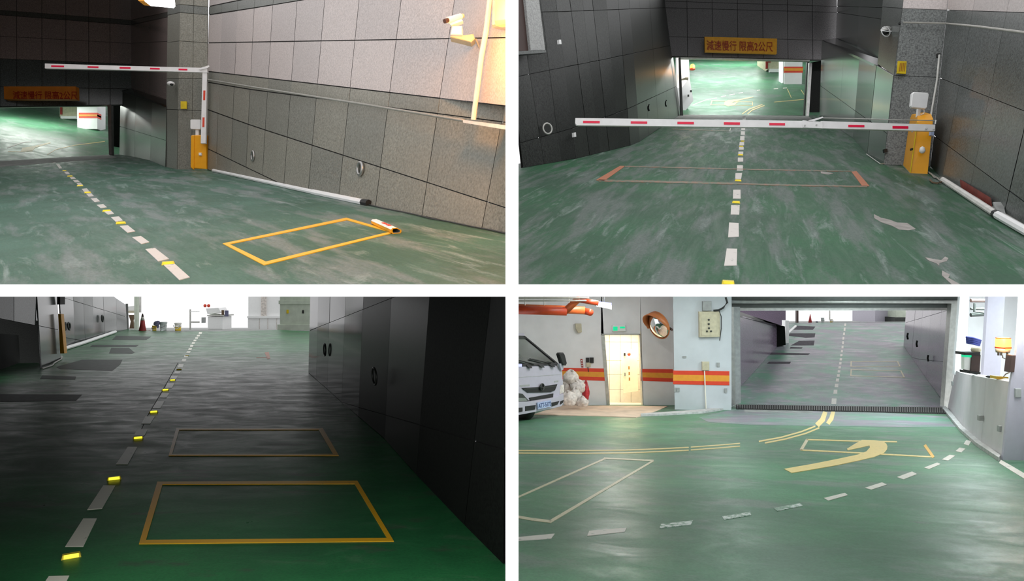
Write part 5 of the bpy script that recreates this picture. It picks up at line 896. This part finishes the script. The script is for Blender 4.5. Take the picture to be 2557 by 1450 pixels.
# tan sheet and bags
o = G().prism([f4(*p)+f4.n*.015 for p in ((1330, 1036), (1400, 1012.5), (1668, 1014.5), (1640, 1026), (1603, 1039), (1588, 1042.5), (1515, 1040), (1420, 1037.5))], -f4.n*.02).build('floor_sheet', M['mat_tan']); tag(o, 'tan protective sheet spread in front of the lit doorway', 'sheet')
bags = [((1426, 943), 22, 18, 21.0, 'bag_white', 'white rubbish bag on top of the heap against the wall'), ((1421, 996), 19, 20, 20.0, 'bag_white', 'white rubbish bag at the front of the heap beside the truck'), ((1438, 992), 15, 24, 20.5, 'bag_white', 'upright white rubbish bag in the middle of the heap'), ((1455, 1003), 14, 14, 20.3, 'bag_white', 'low white rubbish bag at the door end of the heap'), ((1443, 966), 20, 17, 20.9, 'bag_white', 'white rubbish bag wedged above the middle of the heap'), ((1463, 978), 9, 26, 21.2, 'bag_red', 'red rubbish bag leaning at the end of the white heap'), ((1414, 968), 12, 20, 21.0, 'bag_white', 'white rubbish bag half hidden behind the truck mirror')]
for k, ((u, v), a, b, d, m_, lb) in enumerate(bags):
    kk = d/F; t = thing('rubbish_bag', lb, 'bag', D(u, v+b, d), 'rubbish bags beside the truck')
    rnd = random.Random(k); ph_ = [rnd.uniform(0, 6.28) for _ in range(10)]; g = G(); c = D(u, v, d); n_, m__ = 30, 18; vs = []; fs = []
    for i in range(m__+1):
        th_ = math.pi*i/m__
        for q in range(n_):
            p_ = 2*math.pi*q/n_; f = 1+.13*math.sin(2*p_+ph_[0])*math.sin(th_*2+ph_[1])+.09*math.sin(4*p_+ph_[2])*math.sin(th_*3+ph_[3])+.05*math.sin(9*p_+ph_[4]+th_*4)*math.sin(th_)+.04*math.sin(th_*9+ph_[5]+2*p_)*math.sin(th_)
            pz = max(-.8, math.cos(th_)*f); s_ = math.sin(th_)*f*(1-.18*max(0, pz))
            vs.append(c+V((a*kk*s_*math.cos(p_)+.05*kk*a*pz*math.sin(ph_[6]), a*kk*.8*s_*math.sin(p_), b*kk*pz)))
    for i in range(m__): fs += [[i*n_+q, i*n_+(q+1) % n_, (i+1)*n_+(q+1) % n_, (i+1)*n_+q] for q in range(n_)]
    g.add(vs, fs).build('sack', M[m_], t, True)
    G().lathe([(.16*a*kk, 0), (.07*a*kk, .1*b*kk), (.13*a*kk, .2*b*kk), (.02, .23*b*kk)], D(u+a*.2*math.sin(ph_[7]), v-b*.88, d-.05), 9, (.35*math.sin(ph_[8]), -.3, 1)).build('knot', M[m_], t, True)
# parked truck
TA, TB = f4(1290, 1053.6), f4(1409, 1038.4); TP = Plane(TA, TB, TA+V((0, 0, 1)))
def tp(u, v, off=0.0): return TP(u, v, off)
tb = -TP.n                                                # towards the tail of the truck
t = thing('truck', 'white light truck parked by the heap of rubbish bags', 'truck', f4(1350, 1046))
def tprism(name, pts, off, th, mat, e=0.0, par=None): return G().prism([tp(u, v, off) for u, v in pts], tb*th, e).build(name, M[mat] if isinstance(mat, str) else mat, par or t)
tprism('cab_body', [(1286, 914), (1394, 909), (1402, 915), (1407, 925), (1409, 960), (1409.5, 990), (1350, 1000), (1286, 1006)], 0, 1.9, 'truck_white', .05)
bump = tprism('bumper', [(1286, 1003), (1322, 1002), (1385, 992), (1409.5, 983), (1409, 1006), (1404, 1014), (1376, 1022), (1286, 1038)], .06, .5, 'truck_white', .03)
for q in ([(1288, 1018), (1305, 1017), (1305, 1027), (1288, 1031)], [(1312, 1014), (1338, 1011), (1336, 1022), (1312, 1026)], [(1377, 1005), (1397, 1001), (1392, 1010), (1376, 1015)], [(1399.5, 1002), (1408, 998), (1406, 1005), (1399, 1010)]): tprism('air_slot', q, .07, .05, 'black_rubber', 0, bump)
hd = .5
g = G(); lo = [tp(1286, 914), tp(1396, 909.5)]; hi = [tp(1286, 838)+tb*hd, tp(1352, 840)+tb*hd]; bk = [tp(1286, 838)+tb*1.9, tp(1352, 840)+tb*1.9]
g.prism([hi[0], hi[1], bk[1], bk[0]], (0, 0, .06)); g.build('roof', M['truck_white'], t)
G().add([lo[1], lo[1]+tb*1.9, bk[1], hi[1]], [[0, 1, 2, 3]]).prism([lo[0]+tb*1.85, lo[1]+tb*1.85, bk[1]-tb*.05, bk[0]-tb*.05], tb*.04).build('cab_back', M['kiosk_green'], t)
def wp_(s, r_):                                            # point on the windscreen, s across, r up
    return (lo[0]*(1-s)+lo[1]*s)*(1-r_)+(hi[0]*(1-s)+hi[1]*s)*r_
ws = G().prism([wp_(0, .02), wp_(.97, .02), wp_(.96, .97), wp_(0, .97)], tb*.01).build('windscreen', M['clear_glass'], t)
G().prism([wp_(.955, 0)-tb*.02, wp_(1, 0)-tb*.02, wp_(1, 1)-tb*.02, wp_(.93, 1)-tb*.02], tb*.08).build('pillar_trim', M['black_rubber'], t); G().prism([wp_(0, .9)-tb*.015, wp_(1, .9)-tb*.015, wp_(1, 1)-tb*.015, wp_(0, 1)-tb*.015], tb*.03).build('visor_strip', M['dark_steel'], t); G().prism([wp_(0, 0)-tb*.02, wp_(.98, 0)-tb*.02, wp_(.98, .07)-tb*.02, wp_(0, .07)-tb*.02], tb*.04).build('cowl', M['black_rubber'], t)
for (s0, s1, r1) in ((.05, .4, .1), (.42, .8, .1)): G().tube([wp_(s0, .22)-tb*.03, wp_(s1, .05)-tb*.04], .016, 6).build('wiper', M['black_rubber'], t)
for s in (.28, .55, .8): G().prism([wp_(s-.03, -.08)-tb*.03, wp_(s+.03, -.08)-tb*.03, wp_(s+.05, .03)-tb*.03, wp_(s-.05, .03)-tb*.03], tb*.03).build('washer_hood', M['black_rubber'], t)
G().prism([tp(1286, 912)+tb*.25, tp(1392, 906)+tb*.25, tp(1386, 896)+tb*.75, tp(1286, 898)+tb*.75], (0, 0, -.08)).build('dashboard', M['dark_cloth'], t)
G().torus(tp(1327, 893)+tb*.45, TP.n+V((0, 0, .9)), .19, .018).build('steering_wheel', M['black_rubber'], t, True)
gr = tprism('grille', [(1304, 968.5), (1345, 966), (1392, 959), (1386, 974), (1375, 979), (1318, 980)], .02, .05, 'black_rubber'); tprism('grille_bar', [(1308, 971), (1390, 963), (1389, 965), (1309, 973)], .03, .03, 'dark_steel', 0, gr)
tprism('lower_grille', [(1322, 993), (1382, 982), (1381, 993), (1326, 1001)], .02, .05, 'black_rubber')
pc = tp(1354, 966, .05); G().torus(pc, TP.n, 8*pc.y/F, .018).build('emblem_ring', M['dark_steel'], t, True); G().lathe([(7.5*pc.y/F, 0), (.01, .02)], pc-TP.n*.02, 20, TP.n).build('emblem_plate', M['black_rubber'], t); G().tube([tp(1348, 965, .07), tp(1354, 969, .07), tp(1360, 965, .07)], .012, 6).build('emblem_bar', M['dark_steel'], t)
hl = tprism('headlamp', [(1286, 980), (1306, 983), (1322, 1001), (1312, 1003), (1286, 1003)], .03, .08, 'dark_steel', .01); tprism('lamp_glass', [(1295, 993), (1312, 993), (1319, 1001), (1296, 1002)], .045, .03, 'steel', .008, hl)
tprism('side_lamp', [(1401, 962), (1409, 960), (1409, 980), (1399, 984)], .02, .06, 'bag_white', .01)
npl = tprism('number_plate', [(1342.5, 1005), (1376, 998.5), (1377, 1014.5), (1343.5, 1022)], .1, .03, 'plate_blue')
text_on('lettering', 'ATT-5172', [tp(1344, 1007.5, .102), tp(1375.5, 1001.5, .102), tp(1376, 1012, .102), tp(1345, 1018.5, .102)], M['plate_ink'], npl, .004, .01)
text_on('lettering', 'XXING', [tp(1298, 960, .002), tp(1322, 959, .002), tp(1322, 965, .002), tp(1298, 966, .002)], M['grey_plastic'], t, .004) if False else None
tprism('model_badge', [(1383.5, 951), (1394, 949.5), (1394, 953.5), (1383.5, 955)], .004, .01, 'grey_plastic'); tprism('hood_letters', [(1298, 961), (1323, 959.5), (1323, 964), (1298, 965.5)], .004, .01, 'grey_plastic')
G().prism([tp(1286, 942, .004), tp(1400, 934, .004), tp(1400, 935.2, .004), tp(1286, 943.2, .004)], tb*.01).build('panel_seam', M['grey_plastic'], t)
m0 = tp(1404, 897, .12); ma = tprism('mirror', [(1397, 884), (1400, 880.5), (1408, 880), (1411, 884), (1416.5, 908), (1414, 912.5), (1408, 912), (1404, 906)], .14, .1, 'black_rubber', .02); G().prism([tp(1397, 908, .1), tp(1407, 906, .1), tp(1407, 922, .05), tp(1402, 925, .05)], tb*.06).build('mirror_arm', M['truck_white'], t)
for (u, v) in ((1334, 1020),):
    w0 = tp(u, v)+tb*.35; G().lathe([(.22, -.12), (.33, -.1), (.35, 0), (.33, .1), (.22, .12)], w0, 24, (TB-TA).normalized()).build('wheel', M['black_rubber'], t, True)
g = G().prism([tp(1286, 1030)+tb*.3, tp(1395, 1012)+tb*.3, tp(1395, 1018)+tb*.3, tp(1286, 1037)+tb*.3], tb*2.4); g.build('chassis', M['black_rubber'], t)
g = G().prism([tp(1286, 850)+tb*2.0, tp(1398, 846)+tb*2.0, tp(1398, 1000)+tb*2.0, tp(1286, 1010)+tb*2.0], tb*1.2); g.build('cargo_body', M['truck_white'], t)
t2 = thing('beacon', 'small orange roof beacon on top of the white truck', 'beacon', hi[0]+(hi[1]-hi[0])*.12+V((0, 0, .06))); G().lathe([(.07, 0), (.07, .08), (.04, .12), (0, .13)], WL[t2], 16).build('dome', M['mirror_orange'], t2, True)
tag(pbox('window_badge', rect(1295, 909, 1303, 915), tp(1299, 912, .05).y, .02, M['lamp_violet']), 'small glowing blue badge at the foot of the windscreen', 'badge')
# driver: one skinned body
def skinned(name, joints, links, mat, parent):
    me = bpy.data.meshes.new(name); o0 = WL[parent]; me.from_pydata([tuple(p-o0) for p, r_ in joints], links, [])
    o = bpy.data.objects.new(name, me); COL.objects.link(o); md = o.modifiers.new('skin', 'SKIN'); md.use_smooth_shade = True
    if not me.skin_vertices: me.skin_vertices_ensure() if hasattr(me, 'skin_vertices_ensure') else None
    lay = me.skin_vertices[0].data
    for i, (p, r_) in enumerate(joints): lay[i].radius = (r_, r_)
    lay[0].use_root = True; s_ = o.modifiers.new('sub', 'SUBSURF'); s_.levels = s_.render_levels = 1
    me.materials.append(mat); o.parent = parent; WL[o] = o0; return o
def hp(u, v, back): return tp(u, v)+tb*back
dr = thing('person', 'person in dark clothes sitting behind the truck windscreen', 'person', hp(1302, 925, .9))
sx_ = (TB-TA).normalized()
pv, ch, nk, hd_ = hp(1301, 925, .95), hp(1301, 897, .95), hp(1301, 884, .92), hp(1301, 872, .88)
J = [(pv, .16), (ch, .17), (nk, .055), (hd_, .1), (hd_+V((0, 0, .09)), .075), (ch+sx_*.2, .075), (ch+sx_*.27-tb*.2-V((0, 0, .17)), .05), (ch+sx_*.12-tb*.42-V((0, 0, .1)), .04), (ch-sx_*.2, .075), (ch-sx_*.27-tb*.2-V((0, 0, .17)), .05), (ch-sx_*.1-tb*.42-V((0, 0, .1)), .04), (pv-tb*.35+sx_*.1, .08), (pv-tb*.35-sx_*.1, .08)]
try: skinned('body', J, [(0, 1), (1, 2), (2, 3), (3, 4), (1, 5), (5, 6), (6, 7), (1, 8), (8, 9), (9, 10), (0, 11), (0, 12)], M['dark_cloth'], dr)
except Exception as ex: print('skin', ex)
G().ball(hd_-tb*.02+V((0, 0, .02)), sx_*.085, tb*.1, V((0, 0, .125)), 16, 12).build('face', M['skin'], dr, True); G().ball(hd_+tb*.025+V((0, 0, .06)), sx_*.098, tb*.105, V((0, 0, .11)), 16, 10).build('hair', M['dark_cloth'], dr, True)
G().ball(hd_-tb*.12, sx_*.018, tb*.03, V((0, 0, .03)), 8, 6).build('nose', M['skin'], dr, True)
for s in (-1, 1): G().ball(hd_-tb*.105+sx_*.035*s+V((0, 0, .03)), sx_*.014, tb*.01, V((0, 0, .008)), 8, 6).build('eye', M['black_rubber'], dr, True); G().ball(hd_+sx_*.088*s, sx_*.015, tb*.03, V((0, 0, .04)), 8, 6).build('ear', M['skin'], dr, True)
